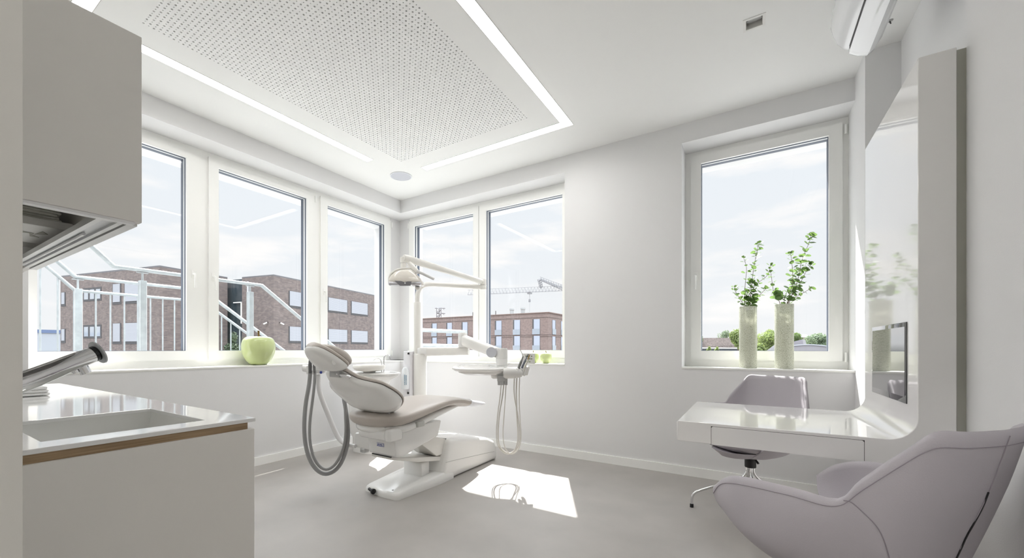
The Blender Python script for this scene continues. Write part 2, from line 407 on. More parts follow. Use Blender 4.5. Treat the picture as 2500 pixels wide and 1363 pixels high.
# louvre flap in front of the outlet
q = MB().prism([(.4432,2.6675),(.4432,2.6630),(.4815,2.6375),(.521,2.6245),(.523,2.627),(.484,2.6400),(.4465,2.6655)], 1, 2.12, 2.93)
part('air_flap', q, mat('ac_flap', (.86,.87,.90), .08, coat=.5), t)
q = MB().prism([(.4415,2.6895),(.4435,2.6695),(.4470,2.6695),(.4450,2.6895)], 1, 2.12, 2.93)
part('air_slot', q, black, t)
part('mounting_plate', MB().box(.42, .60, 2.12, 2.9, 2.92, ZC), satin, t, smooth=False)

# unseen fill lamp, added in the corridor to brighten faces turned from the windows
t = thing('corridor_fill_lamp', 'added fill lamp, out of view on the corridor ceiling behind the doorway', 'ceiling light', (-.3, -1.4, ZC))
part('fill_lamp_housing', MB().box(-1.0, .4, -1.6, -1.2, ZC-.05, ZC), satin, t, smooth=False)
part('fill_lamp_diffuser', MB().box(-.98, .38, -1.58, -1.22, ZC-.056, ZC-.05), mat('fill_diffuser', (.9,.9,.9), .5, emis=(1,.98,.97), estr=18), t, smooth=False)
# ================================================================== BASE CABINET, WORKTOP, SINK
XF = -1.122
t = thing('base_cabinet', 'long pale grey base cabinet under the white worktop at the left', 'cabinet', (-2.1, .34, 0))
q = MB().box(-3.05, XF-.022, YF+.001, .576, .07, .735).box(-3.05, -1.60, YF+.005, .576, .735, .852).box(-1.60, XF-.022, .556, .576, .735, .846).box(-1.60, XF-.022, YF+.005, .15, .735, .852)
part('cabinet_body', q, cab_m, t, smooth=False)
part('plinth', MB().box(-3.04, XF-.03, YF+.001, .54, 0, .07), cab_m, t, smooth=False)
part('end_panel', MB().rbox(XF-.020, XF, YF+.001, .595, .02, .852, .0015, 1), cab_m, t)
wood_m = mat('oak_strip', (.27,.17,.085), .5)
nt = wood_m.node_tree; b = nt.nodes['Principled BSDF']; tc = nt.nodes.new('ShaderNodeTexCoord'); mp = nt.nodes.new('ShaderNodeMapping'); mp.inputs['Scale'].default_value = (60, 3, 160)
n = nt.nodes.new('ShaderNodeTexNoise'); n.inputs['Scale'].default_value = 2; n.inputs['Detail'].default_value = 8
r = nt.nodes.new('ShaderNodeValToRGB'); r.color_ramp.elements[0].color = (.25,.165,.09,1); r.color_ramp.elements[1].color = (.46,.33,.20,1); r.color_ramp.elements[0].position=.3; r.color_ramp.elements[1].position=.72
nt.links.new(tc.outputs['Object'], mp.inputs[0]); nt.links.new(mp.outputs[0], n.inputs['Vector']); nt.links.new(n.outputs['Fac'], r.inputs[0]); nt.links.new(r.outputs[0], b.inputs['Base Color'])
part('grip_strip', MB().box(XF-.03, XF-.006, YF+.001, .579, .846, .870).box(-3.03, XF-.03, .555, .579, .846, .870), wood_m, t, smooth=False, label='oak grip strip')
t = thing('worktop', 'glossy white worktop with a sunken rectangular basin', 'worktop', (-2.1, .34, .87))
q = holed_plate((-3.09, XF), (YF, .598), [(-1.566, -1.196, .205, .505)], .870, .880, 2); wt = part('worktop_slab', q, corian, t, smooth=False)
bv = wt.modifiers.new('bev', 'BEVEL'); bv.width = .0012; bv.segments = 2; bv.limit_method = 'ANGLE'
q = MB(); a = (-1.566,-1.196,.205,.505); i_ = .012
def rr(x0,x1,y0,y1,z,r=.02,n=5):
    out = []
    for cx, cy, a0 in ((x1-r,y1-r,0),(x0+r,y1-r,90),(x0+r,y0+r,180),(x1-r,y0+r,270)):
        out += [(cx+r*math.cos(R(a0+90*k/n)), cy+r*math.sin(R(a0+90*k/n)), z) for k in range(n+1)]
    return out
a = (a[0]-.002, a[1]+.002, a[2]-.002, a[3]+.002)
q.rings([rr(*a,.8698,.003), rr(*a,.8660,.003), rr(a[0]+.004,a[1]-.004,a[2]+.004,a[3]-.004,.80,.015), rr(a[0]+.012,a[1]-.012,a[2]+.012,a[3]-.012,.755,.03), rr(a[0]+.04,a[1]-.04,a[2]+.04,a[3]-.04,.745,.03)], cap=False)
n0 = len(q.v)-24; q.f.append(tuple(n0+k for k in range(24)))
part('basin', q, basin_m, t, ang=60)
part('drain', MB().lathe([(.0001,.003),(.02,.003),(.022,0),(.0001,0)], (-1.38,.35,.745), 24), chrome, t)

t = thing('basin_tap', 'chrome tap with a black ring and a clear disc at its tip, over the basin', 'tap', (-1.40, .12, .88))
sp = [(-1.412,.105,.882),(-1.405,.115,.93),(-1.40,.155,.967),(-1.398,.206,.989),(-1.404,.255,1.013),(-1.413,.30,1.036),(-1.421,.334,1.0515)]
part('tap_base', MB().lathe([(.0001,0),(.028,0),(.028,.006),(.026,.01),(.0001,.01)], (-1.415,.118,.88), 32), chrome, t)
part('spout', MB().tube(sp, [.026,.026,.025,.0235,.022,.021,.020], 28, 2), chrome, t, ang=60)
dirv = (Vector(sp[-1])-Vector(sp[-3])).normalized(); e = Vector(sp[-1])
part('tip_ring', MB().cyl(e, e+dirv*.011, .0200, 32), mat('gloss_black', (.01,.01,.01), .12), t)
part('tip_disc', MB().lathe([(.0001,0),(.030,0),(.031,.003),(.022,.006),(.0001,.007)], (0,0,0), 40, Matrix.Translation(e+dirv*.013) @ dirv.to_track_quat('Z','Y').to_matrix().to_4x4()), frost_m, t)
a_ = e - dirv*.030; dn = Vector((0,.45,-1)).normalized()
part('aerator', MB().cyl(a_+dn*.015, a_+dn*.036, .0115, 24), chrome, t)
a_ = e - dirv*.048
part('sensor_nozzle', MB().cyl(a_+dn*.014, a_+dn*.026, .007, 20), chrome, t)
t = thing('folded_napkin', 'flat folded white cloth lying on the worktop behind the tap', 'cloth', (-2.38,.37,.88))
q = MB()
for k in range(3): q.rbox(-2.50, -2.33+.002*k, .22, .425-.004*k, .8815+.012*k, .8930+.012*k, .0052, 2)
part('napkin_layers', q, mat('white_cloth', (.80,.80,.79), .9), t)

# ================================================================== WALL CABINET
zb, zt, yf = 1.344, 1.757, .347
t = thing('wall_cabinet', 'large pale grey wall cupboard with an open underside, top left', 'cabinet', (-1.6, .2, zb))
part('side_panel', MB().rbox(XF-.019, XF, YF, yf, zb+.002, zt, .001, 1), cab_m, t)
part('carcass', MB().box(-3.05, XF-.019, YF, yf-.02, zt-.02, zt).box(-3.05, -3.03, YF, yf-.02, zb, zt-.02).box(-3.03, XF-.019, YF, YF+.012, zb, zt-.02), upvc, t, smooth=False)
part('door', MB().rbox(-3.05, XF-.0195, yf-.019, yf, zb+.012, zt, .001, 1), cab_m, t)
part('bottom_edge', MB().box(XF-.019, XF-.001, YF, yf-.012, zb-.004, zb+.0015), mat('edge_white', (.82,.82,.83), .35), t, smooth=False)
q = MB(); q.box(-2.07, XF-.0195, .3265, .3445, zb-.003, zb+.011).box(-2.05, XF-.0195, .3225, .3265, zb+.005, zb+.012).box(-2.05, XF-.0195, .3125, .3225, zb-.001, zb+.012)
q.box(-2.05, XF-.0195, .278, .2885, zb-.001, zb+.012)
part('bottom_rail', q, mat('rail_grey', (.74,.74,.74), .35, metal=.4), t, smooth=False, label='grey aluminium rail')
part('light_tube_recess', MB().box(-2.05, XF-.0195, .2885, .3125, zb+.004, zb+.014), mat('rail_light', (.62,.63,.65), .3, metal=.3), t, smooth=False)
part('light_tube', MB().tube([(-1.98,.301,zb+.001),(-1.34,.301,zb+.001)], .0038, 12), mat('tube_glass', (.85,.86,.88), .1, coat=.6), t)
part('inner_shelf', MB().rbox(-1.775, -1.51, YF+.012, .318, 1.381, 1.401, .001, 1).rbox(-2.02, -1.86, YF+.012, .326, 1.381, 1.401, .001, 1), satin, t)
part('inner_partition', MB().box(-2.03, -2.02, YF+.012, .30, zb+.02, zt-.02), mat('dark_panel', (.05,.05,.055), .5), t, smooth=False)
q = MB(); c0 = (-1.625, .262)
for k in range(3):
    a0 = R(20+120*k); a1 = a0+R(38)
    q.prism([(c0[0]+.006*math.cos(a0+2), c0[1]+.006*math.sin(a0+2)), (c0[0]+.055*math.cos(a0), c0[1]+.030*math.sin(a0)), (c0[0]+.040*math.cos(a1), c0[1]+.030*math.sin(a1))], 2, 1.3795, 1.3808)
part('shelf_cutout', q, mat('cutout_grey', (.42,.41,.37), .6), t, smooth=False)
towel_m = mat('grey_green_cloth', (.84,.84,.78), .95, bump=.3, bscale=200)
for k in range(6):
    zz = 1.4015+k*.0072; y1 = .300-.004*(k % 3); h = .0069 if k < 5 else .016
    lab = ['lowest', 'second from the bottom', 'third from the bottom', 'fourth from the bottom', 'second from the top', 'topmost and thickest'][k]
    o = part('folded_towel', MB().rbox(-1.76, -1.525-.004*(k % 2), .125, y1, zz, zz+h, .0033 if k < 5 else .0075, 4), towel_m, None)
    tag(o, 'folded grey cloth inside the wall cupboard, '+lab+' of its pile', 'towel', 'folded cloths inside the wall cupboard')

# ================================================================== DESK WITH UPRIGHT PANEL
ya, yb = 2.043, 2.835; zt_, zl = .742, .652; xl, xp, xq, ztop = -.277, .488, .580, 2.084
t = thing('wall_desk', 'glossy white cantilevered desk that bends up into a tall wall panel', 'desk', (.1, 2.44, zl))
prof = [(xl+.004, zl), (xq-.004, zl), (xq, zl+.004), (xq, ztop), (xp+.003, ztop), (xp, ztop-.003)]
rf = .082
prof += [(xp-rf+rf*math.cos(R(-a)), zt_+rf+rf*math.sin(R(-a))) for a in range(0, 91, 6)]
prof += [(xl+.005, zt_), (xl, zt_-.005), (xl, zl+.004)]
q = MB().rings([[(x,ya+.003,z) for x, z in prof]] + [[(x,yy,z) for x, z in prof] for yy in (ya+.003, yb-.003)])
q = MB().prism(prof, 1, ya, yb)
o = part('desk_body', q, lacquer, t, ang=25)
bv = o.modifiers.new('bev', 'BEVEL'); bv.width = .0025; bv.segments = 3; bv.limit_method = 'ANGLE'; bv.angle_limit = R(50)
# drawer front set into the near edge
part('drawer_gap', MB().box(-.1425, .3505, ya-.0006, ya+.004, zl-.0004, .7302), mat('shadow_gap', (.05,.05,.05), .8), t, smooth=False)
q = MB(); dx0, dx1, dz1, r_ = -.141, .349, .729, .008
pl = [(dx0, zl-.001), (dx1, zl-.001)] + [(dx1-r_+r_*math.cos(R(a)), dz1-r_+r_*math.sin(R(a))) for a in range(0, 91, 15)] + [(dx0+r_+r_*math.cos(R(a)), dz1-r_+r_*math.sin(R(a))) for a in range(90, 181, 15)]
part('drawer_front', MB().prism(pl, 1, ya-.0012, ya+.003), lacquer, t)
part('wall_bracket', MB().box(xq, .605, 2.056, 2.80, .05, 2.080), greenish, t, smooth=False, label='grey green board behind the panel')
part('support_leg', MB().box(.49, .578, 2.10, 2.79, .0, zl), lacquer, t, smooth=False)
t = thing('tablet_computer', 'black glass tablet screen set flush in the tall white desk panel', 'tablet', (xp, 2.418, 1.01))
part('tablet_bezel', MB().rbox(xp-.0035, xp+.004, 2.160, 2.676, .860, 1.168, .003, 2), blackgl, t)
part('tablet_screen', MB().box(xp-.0040, xp-.0030, 2.176, 2.664, .885, 1.150), screen_m, t, smooth=False)

# ================================================================== TUB CHAIRS
def catmull(P, n):
    P = [Vector(p) for p in P]; out = []
    for i in range(len(P)-1):
        p0 = P[max(i-1,0)]; p1 = P[i]; p2 = P[i+1]; p3 = P[min(i+2,len(P)-1)]
        for k in range(n):
            s = k/n; out.append(.5*((2*p1)+(p2-p0)*s+(2*p0-5*p1+4*p2-p3)*s*s+(3*p1-p0-3*p2+p3)*s**3))
    out.append(P[-1]); return out
# half shell: columns from the arm tip to the middle of the back; each column lists points from the seat base to the rim
COLS = [
 [(.085,.150,.390),(.150,.180,.434),(.208,.212,.488),(.243,.236,.534),(.262,.240,.580)],
 [(.100,.120,.388),(.185,.138,.428),(.248,.165,.488),(.270,.196,.560),(.272,.196,.630)],
 [(.120,.075,.385),(.205,.085,.424),(.272,.092,.490),(.294,.110,.580),(.297,.112,.661)],
 [(.130,.005,.385),(.208,.005,.424),(.274,.000,.500),(.293,-.020,.600),(.287,-.040,.675)],
 [(.130,-.065,.385),(.198,-.078,.430),(.246,-.098,.515),(.266,-.122,.610),(.264,-.136,.675)],
 [(.122,-.105,.387),(.178,-.128,.435),(.218,-.154,.530),(.238,-.176,.640),(.242,-.180,.735)],
 [(.106,-.135,.390),(.152,-.165,.440),(.192,-.196,.550),(.206,-.228,.690),(.207,-.238,.812)],
 [(.086,-.155,.392),(.122,-.188,.445),(.155,-.220,.560),(.172,-.258,.720),(.178,-.285,.866)],
 [(.052,-.166,.393),(.075,-.204,.448),(.095,-.238,.568),(.108,-.282,.725),(.112,-.314,.868)],
 [(.000,-.170,.394),(.000,-.208,.450),(.000,-.246,.570),(.000,-.294,.728),(.000,-.327,.868)],
]
def shell_mesh():
    rows = [catmull(c, 4) for c in COLS]           # interpolate up each column
    nr = len(rows[0])
    half = [[] for _ in range(nr)]
    for j in range(nr):
        half[j] = catmull([r[j] for r in rows], 4)
    full = [h + [Vector((-p.x, p.y, p.z)) for p in reversed(h[:-1])] for h in half]
    return full
def tub_chair(name, label, loc, rot, group=None):
    t = thing(name, label, 'chair', loc, rot, group)
    full = shell_mesh(); nr, nc = len(full), len(full[0])
    # outer skin, rim, inner skin
    def nrm(j, i):
        a = full[min(j+1,nr-1)][i]-full[max(j-1,0)][i]; b = full[j][min(i+1,nc-1)]-full[j][max(i-1,0)]
        return a.cross(b).normalized()
    T = .020; inner = [[full[j][i]-nrm(j,i)*T*(1 if full[j][i].length else 1) for i in range(nc)] for j in range(nr)]
    c = Vector((0, 0, .55))
    # make sure inner lies inside
    if (inner[nr//2][nc//2]-c).length > (full[nr//2][nc//2]-c).length:
        inner = [[full[j][i]+nrm(j,i)*T for i in range(nc)] for j in range(nr)]
    mb = MB(); rim = []
    for i in range(nc): rim.append((full[nr-1][i]+inner[nr-1][i])/2+(full[nr-1][i]-full[nr-2][i]).normalized()*T*.5)
    grid = [list(r) for r in full] + [rim] + [list(r) for r in reversed(inner)]
    nrr = len(grid); vs = [tuple(p) for r in grid for p in r]; fs = []
    for j in range(nrr-1):
        for i in range(nc-1): fs.append((j*nc+i, j*nc+i+1, (j+1)*nc+i+1, (j+1)*nc+i))
    # close the front edges of both arms
    for i in (0, nc-1):
        for j in range(nr-1):
            a, b_, c_, d = j*nc+i, (j+1)*nc+i, (nrr-2-j)*nc+i, (nrr-1-j)*nc+i
            fs.append((a, b_, c_, d))
        fs.append(((nr-1)*nc+i, nr*nc+i, (nr+1)*nc+i))
    mb.add(vs, fs)
    sh = part('shell', mb, lilac, t, local=True, ang=70)
    # underside pan
    base = [tuple(full[0][i]) for i in range(nc)]
    ub = MB(); ring = base + [(-.07,.20,.392),(-.04,.23,.392),(0,.24,.392),(.04,.23,.392),(.07,.20,.392)]
    cen = Vector((0,.02,.372)); r1 = [tuple(Vector(p).lerp(cen+Vector((0,0,.010)), .5)) for p in ring]; r2 = [tuple(Vector(p).lerp(cen, .9)) for p in ring]
    r0 = [((p[0]*1.55, p[1]*1.16, p[2]+.040) if p[1] > .14 else (p[0]*1.01, p[1]*1.01, p[2]+.012)) for p in ring]
    ub.rings([r0, ring, r1, r2]); part('underside', ub, lilac, t, local=True, ang=70)
    # seat cushion
    sc_ = MB(); rs = []
    for z, k in ((.412,.74),(.432,.92),(.455,1.0),(.470,.97),(.478,.86),(.481,.5)):
        ring = []
        for a in range(0, 360, 10):
            ca, sa = math.cos(R(a)), math.sin(R(a))
            rx = .200 if sa < 0 else .215; ry = .165 if sa < 0 else .262
            e = .75
            ring.append((k*rx*math.copysign(abs(ca)**e, ca)*(1-.12*max(0,-sa)), k*ry*math.copysign(abs(sa)**e, sa)-.01, z+(.010 if sa > .3 else 0)))
        rs.append(ring)
    sc_.rings(rs); part('seat_cushion', sc_, lilac, t, local=True, ang=70)
    # seams: along rim, along the back/arm join, centre back
    def seam(pts, r=.0011): return MB().tube([tuple(p) for p in pts], r, 6, 1)
    mid = nc//2; s1 = MB(); off = lambda j, i, d=.0008: full[j][i]+(full[j][i]-inner[j][i]).normalized()*d
    q = seam([off(nr-2, i) for i in range(nc)]); s1.add(q.v, q.f)
    for sgn in (1, -1):
        pts = []
        for j in range(nr):
            i = 17 + (nr-1-j)*1; i = min(i, 33)
            pts.append(off(j, i if sgn > 0 else nc-1-i))
        q = seam(pts, .0013); s1.add(q.v, q.f)
    q = seam([off(j, mid) for j in range(nr//2, nr)]); s1.add(q.v, q.f)
    part('seam', s1, seam_m, t, local=True)
    part('zip', seam([off(j, mid, .0015)+Vector((.0035*math.sin(j*1.9), 0, 0)) for j in range(2, nr-4)], .0017), black, t, local=True)
    # swivel base
    part('swivel_hub', MB().lathe([(.0001,.300),(.030,.300),(.032,.304),(.032,.345),(.036,.349),(.036,.374),(.0001,.374)], (0,0,0), 28), black, t, local=True)
    part('seat_lever', MB().tube([(-.03,.03,.372),(-.07,.055,.362),(-.082,.06,.350)], [.005,.006,.007], 10, 1), black, t, local=True)
    for k in range(4):
        a = R(45+90*k); ca, sa = math.cos(a), math.sin(a)
        P_ = [(.018*ca,.018*sa,.302),(.018*ca,.018*sa,.262),(.050*ca,.050*sa,.222),(.10*ca,.10*sa,.198),(.27*ca,.27*sa,.128),(.318*ca,.318*sa,.105),(.338*ca,.338*sa,.075),(.340*ca,.340*sa,.022)]
        lg = part('leg', MB().tube(P_, .0085, 14, 2), chrome, t, local=True)
        part('foot', MB().lathe([(.0001,0),(.0115,0),(.0115,.018),(.010,.024),(.0001,.024)], (.340*ca,.340*sa,0), 16), black, lg, local=True)
    return t
tub_chair('tub_chair', 'lilac leather tub chair in the foreground, seen from behind, zip down its back', (.244, 1.668, 0), R(50.6))
tub_chair('tub_chair', 'lilac leather tub chair on the far side of the desk under the single window', (.0, 3.18, 0), R(150))

# ================================================================== SILL OBJECTS
apple_m = mat('apple_glaze', (.56,.64,.30), .07, coat=.7, noise=.05, nscale=6)
stem_m = mat('brown_stem', (.13,.075,.02), .4)
def apple(label, loc, w, h, lean=0, group=None):
    t = thing('ceramic_apple', label, 'ornament', loc, lean, group)
    pr_ = [(.001,.04),(.20,.012),(.36,0),(.55,.05),(.74,.17),(.90,.34),(.98,.50),(1.0,.62),(.975,.76),(.90,.88),(.74,.965),(.52,1.0),(.30,.985),(.12,.93),(.001,.88)]
    pr_ = [(r*w/2, z*h) for r, z in pr_]
    pts = catmull([(r, 0, z) for r, z in pr_], 3)
    part('apple_body', MB().lathe([(max(p.x,.0003), p.z) for p in pts], (0,0,0), 48), apple_m, t, local=True, ang=80)
    part('stem', MB().tube([(0,0,h*.86),(.004,0,h*1.02),(.0,0,h*1.13),(-.003,.002,h*1.20)], [.03*w,.026*w,.03*w,.034*w], 10, 1), stem_m, t, local=True, ang=60)
    for k in range(3):
        a = R(60+120*k); part('felt_pad', MB().lathe([(.0001,0),(.05*w,0),(.05*w,.012*h),(.0001,.012*h)], (.2*w*math.cos(a), .2*w*math.sin(a), 0), 10), black, t, local=True)
    return t
apple('large glossy pale green ceramic apple on the sill of the window band', (-3.865, 2.085, ZS), .292, .268, 0)
apple('small pale green ceramic apple on the sill, right beside the wall edge', (-1.77, 3.945, ZS), .118, .108, 1)
apple('small pale green ceramic apple on the sill, half hidden behind the dental instruments', (-1.915, 3.945, ZS), .118, .110, 2)

vase_m = mat('crackled_glass', (.60,.61,.53), .12, coat=.4, trans=.0)
nt = vase_m.node_tree; b = nt.nodes['Principled BSDF']; tc = nt.nodes.new('ShaderNodeTexCoord'); n = nt.nodes.new('ShaderNodeTexVoronoi'); n.inputs['Scale'].default_value = 90; n.feature = 'DISTANCE_TO_EDGE'
r = nt.nodes.new('ShaderNodeValToRGB'); r.color_ramp.elements[0].position = 0; r.color_ramp.elements[1].position = .12; r.color_ramp.elements[0].color = (.55,.56,.46,1); r.color_ramp.elements[1].color = (.82,.83,.76,1)
nt.links.new(tc.outputs['Object'], n.inputs['Vector']); nt.links.new(n.outputs['Distance'], r.inputs[0]); nt.links.new(r.outputs[0], b.inputs['Base Color'])
tr = nt.nodes.new('ShaderNodeBsdfTranslucent'); mx = nt.nodes.new('ShaderNodeMixShader'); mx.inputs[0].default_value = .5; out = nt.nodes['Material Output']; nt.links.new(r.outputs[0], tr.inputs['Color']); nt.links.new(b.outputs[0], mx.inputs[1]); nt.links.new(tr.outputs[0], mx.inputs[2]); nt.links.new(mx.outputs[0], out.inputs[0])
leafA = mat('eucalyptus_leaf', (.10,.17,.065), .5, noise=.35, nscale=9)
nt = leafA.node_tree; b = nt.nodes['Principled BSDF']; b.inputs['Subsurface Weight'].default_value = 0
tr = nt.nodes.new('ShaderNodeBsdfTranslucent'); tr.inputs['Color'].default_value = (.20,.32,.09,1); mx = nt.nodes.new('ShaderNodeMixShader'); mx.inputs[0].default_value = .42
out = nt.nodes['Material Output']; nt.links.new(b.outputs[0], mx.inputs[1]); nt.links.new(tr.outputs[0], mx.inputs[2]); nt.links.new(mx.outputs[0], out.inputs[0])
twig_m = mat('twig', (.22,.15,.09), .7)
def vase(label, loc, h, r=.061):
    t = thing('cylinder_vase', label, 'vase', loc)
    part('vase_body', MB().lathe([(.0005,0),(r-.004,0),(r,.004),(r,h-.003),(r-.002,h),(r-.005,h-.003),(r-.005,.02),(.0005,.018)], (0,0,0), 48), vase_m, t, local=True, ang=40)
    return t
def leaf_mesh(mb, c, nrm, up, r):
    n_ = nrm.normalized(); u = (up-n_*up.dot(n_)).normalized(); w = n_.cross(u)
    pts = [c]; k = 10
    for i in range(k):
        a = 2*math.pi*i/k; rr_ = r*(1+.10*math.cos(a)-.06*math.cos(2*a))
        pts.append(c+(u*math.cos(a)+w*math.sin(a))*rr_+n_*(.18*r*math.sin(a)**2))
    mb.add([tuple(p) for p in pts], [(0, 1+i, 1+(i+1) % k) for i in range(k)])
def branch(t, pts, nl, r0, r1, seed, spread=1.0):
    rnd = random.Random(seed); P_ = catmull(pts, 8)
    q = MB().tube([tuple(p) for p in P_], [.0022*(1-.6*i/len(P_))+.0003 for i in range(len(P_))], 6)
    lf = MB(); L = len(P_)
    nl = int(nl*1.45)
    for k in range(nl):
        s = .30+.70*k/(nl-1); i = min(int(s*(L-1)), L-2); p = P_[i]; d = (P_[i+1]-P_[i]).normalized()
        az = R(90*k)+rnd.uniform(-.5,.5)
        side = Vector((math.cos(az), math.sin(az), 0)); side = (side-d*side.dot(d)).normalized()
        for sg in (1, -1):
            r = (r0+(r1-r0)*s)*rnd.uniform(.9,1.45); dirn = (side*sg+d*rnd.uniform(.1,.7)).normalized()
            c_ = p+dirn*(r*1.05+.006*spread)
            q.tube([tuple(p), tuple(p+dirn*.008*spread)], .0008, 5)
            leaf_mesh(lf, c_, (d*.9-dirn*.35+Vector((rnd.uniform(-.6,.6), rnd.uniform(-.6,.6), rnd.uniform(-.3,.5)))), dirn, r)
    # tip leaves
    for k in range(3): leaf_mesh(lf, P_[-1]+Vector((rnd.uniform(-.008,.008), rnd.uniform(-.008,.008), rnd.uniform(0,.012))), Vector((rnd.uniform(-1,1), -1, .4)), Vector((0,0,1)), r1*.9)
    b_ = part('twig', q, twig_m, t)
    part('leaves', lf, leafA, b_, smooth=False, fixn=False)
def eucalyptus(label, base, branches, seed, group=None):
    t = thing('eucalyptus_spray', label, 'plant', base)
    for k, (pts, nl, r0, r1) in enumerate(branches):
        branch(t, [tuple(Vector(base)+Vector(p)) for p in pts], nl, r0, r1, seed+k)
v1 = (-.016, 3.955, ZS); v2 = (.218, 3.955, ZS)
tv = vase('tall greenish glass cylinder vase with small white lettering, left of the pair', v1, .492)
text_part('lettering', 'DutZ', .020, Matrix.Translation((v1[0]+.012, v1[1]-.0615, ZS+.468)) @ Matrix.Rotation(R(90), 4, 'X'), mat('white_print', (.85,.85,.85), .5), tv)
vase('tall greenish glass cylinder vase without lettering, right of the pair', v2, .497)
eucalyptus('eucalyptus branches in the lettered vase on the left', (v1[0], v1[1], ZS+.05),
  [([(0,0,0),(.01,0,.35),(.02,-.01,.55),(.035,0,.72),(.06,.01,.88),(.075,0,.945)], 17, .021, .011),
   ([(0,0,0),(-.01,0,.40),(0,.01,.52),(.06,.01,.62),(.125,0,.68),(.15,-.01,.76)], 9, .020, .010),
   ([(0,0,0),(-.02,0,.40),(-.05,-.01,.50),(-.085,0,.57),(-.09,0,.61)], 8, .018, .010),
   ([(.01,0,0),(.02,.0,.42),(.05,.02,.50),(.09,.01,.545),(.12,0,.58)], 6, .019, .012),
   ([(0,.01,0),(-.02,0,.45),(-.02,0,.6),(-.01,0,.75),(-.03,0,.84)], 6, .014, .010),
   ([(0,.01,0),(0,0,.42),(.02,-.02,.49),(.01,-.03,.56),(.03,-.02,.63)], 7, .021, .016)], 3)
eucalyptus('eucalyptus branches in the plain vase on the right', (v2[0], v2[1], ZS+.05),
  [([(0,0,0),(.02,0,.42),(.06,0,.54),(.09,0,.66),(.11,.01,.78),(.15,0,.90),(.165,0,.965)], 17, .021, .014),
   ([(0,0,0),(-.02,0,.42),(-.06,0,.52),(-.075,0,.62),(-.085,0,.71)], 7, .018, .010),
   ([(0,0,0),(.01,0,.42),(.06,.01,.49),(.12,0,.53),(.165,0,.56)], 5, .017, .010),
   ([(0,.01,0),(.03,0,.45),(.09,.01,.58),(.13,0,.68),(.165,0,.74)], 8, .018, .013),
   ([(0,.01,0),(0,0,.44),(.0,-.02,.50),(-.03,0,.53)], 5, .024, .018),
   ([(0,.01,0),(.02,0,.44),(.05,-.02,.60),(.05,-.01,.72),(.04,0,.84)], 9, .021, .012)], 21)
# ================================================================== DENTAL CHAIR
xc = -2.235
def plate_loft(st, n=32, ef=.6, eb=.9, xo=0.):
    """st: (y, z, half width, thickness to the front normal, to the back normal); returns rings"""
    P_ = [Vector((0, s[0], s[1])) for s in st]; rs = []
    for i, s in enumerate(st):
        t = (P_[min(i+1, len(P_)-1)]-P_[max(i-1, 0)]).normalized(); nn = Vector((0, -t.z, t.y))
        if nn.z < 0: nn = -nn
        ring = []
        for k in range(n):
            a = 2*math.pi*k/n; ca, sa = math.cos(a), math.sin(a)
            x = s[2]*math.copysign(abs(ca)**.72, ca)
            o = s[3]*abs(sa)**ef if sa >= 0 else -s[4]*abs(sa)**eb
            p = P_[i]+nn*o; ring.append((xc+xo+x, p.y, p.z))
        rs.append(ring)
    return rs
def dense(st, m=4):
    out = []
    n = len(st)
    for i in range(n-1):
        p0, p1, p2, p3 = st[max(i-1,0)], st[i], st[i+1], st[min(i+2,n-1)]
        for k in range(m):
            s = k/m; out.append(tuple(.5*(2*b+(c-a)*s+(2*a-5*b+4*c-d)*s*s+(3*b-a-3*c+d)*s**3) for a, b, c, d in zip(p0, p1, p2, p3)))
    out.append(st[-1]); return out
t = thing('dental_chair', 'white and taupe reclining dental treatment chair in the middle of the room', 'dental chair', (xc, 2.75, 0))
DC = t
# seat cushion: rear edge to knee
seat = [(1.915,.578,.06,.010,.020),(1.930,.580,.13,.026,.045),(1.970,.582,.195,.034,.062),(2.04,.583,.240,.036,.078),(2.14,.588,.262,.037,.080),(2.30,.606,.262,.036,.070),(2.50,.628,.255,.032,.058),(2.66,.636,.238,.030,.054),(2.80,.624,.222,.030,.054),(2.93,.600,.212,.028,.050),(3.00,.588,.207,.026,.046)]
part('seat_cushion', MB().rings(plate_loft(dense(seat), 40)), taupe, t, ang=70)
foot = [(2.955,.598,.213,.031,.052),(3.02,.584,.207,.029,.047),(3.12,.566,.190,.026,.042),(3.22,.551,.168,.022,.035),(3.28,.544,.140,.016,.026),(3.305,.541,.09,.008,.014)]
part('foot_cover', MB().rings(plate_loft(dense(foot), 40)), clearpl, t, ang=70, label='clear plastic foot cover')
pan = [(1.96,.530,.05,.01,.03),(1.98,.520,.13,.030,.045),(2.06,.508,.215,.035,.055),(2.14,.508,.24,.035,.055),(2.25,.520,.245,.035,.050),(2.50,.552,.215,.035,.045),(2.72,.566,.17,.03,.03),(2.88,.565,.12,.015,.015)]
part('seat_pan', MB().rings(plate_loft(dense(pan), 40)), plastic, t, ang=70)
# backrest
back = [(1.675,.925,.060,.004,.008),(1.685,.918,.092,.006,.024),(1.715,.895,.112,.006,.040),(1.755,.870,.142,.006,.052),(1.795,.852,.205,.006,.062),(1.84,.835,.250,.006,.078),(1.90,.805,.260,.006,.098),(1.97,.768,.258,.006,.116),(2.03,.722,.246,.006,.118),(2.065,.672,.205,.006,.100),(2.080,.635,.150,.006,.075),(2.085,.610,.09,.004,.05)]
part('backrest_shell', MB().rings(plate_loft(dense(back), 48, .3, .62, .025)), plastic, t, ang=70)
bc = [(s[0]+.006, s[1]+.008, s[2]+.006, .030, .010) for s in back[:-1]]
part('backrest_cushion', MB().rings(plate_loft(dense(bc), 48, .55, .8, .025)), taupe, t, ang=70)
part('backrest_gap', MB().rings(plate_loft(dense([(s[0]+.002, s[1]+.002, s[2]+.0015, .004, .004) for s in back[:-1]]), 48, .6, .9, .025)), mat('dark_gap', (.10,.09,.085), .6), t, ang=70)
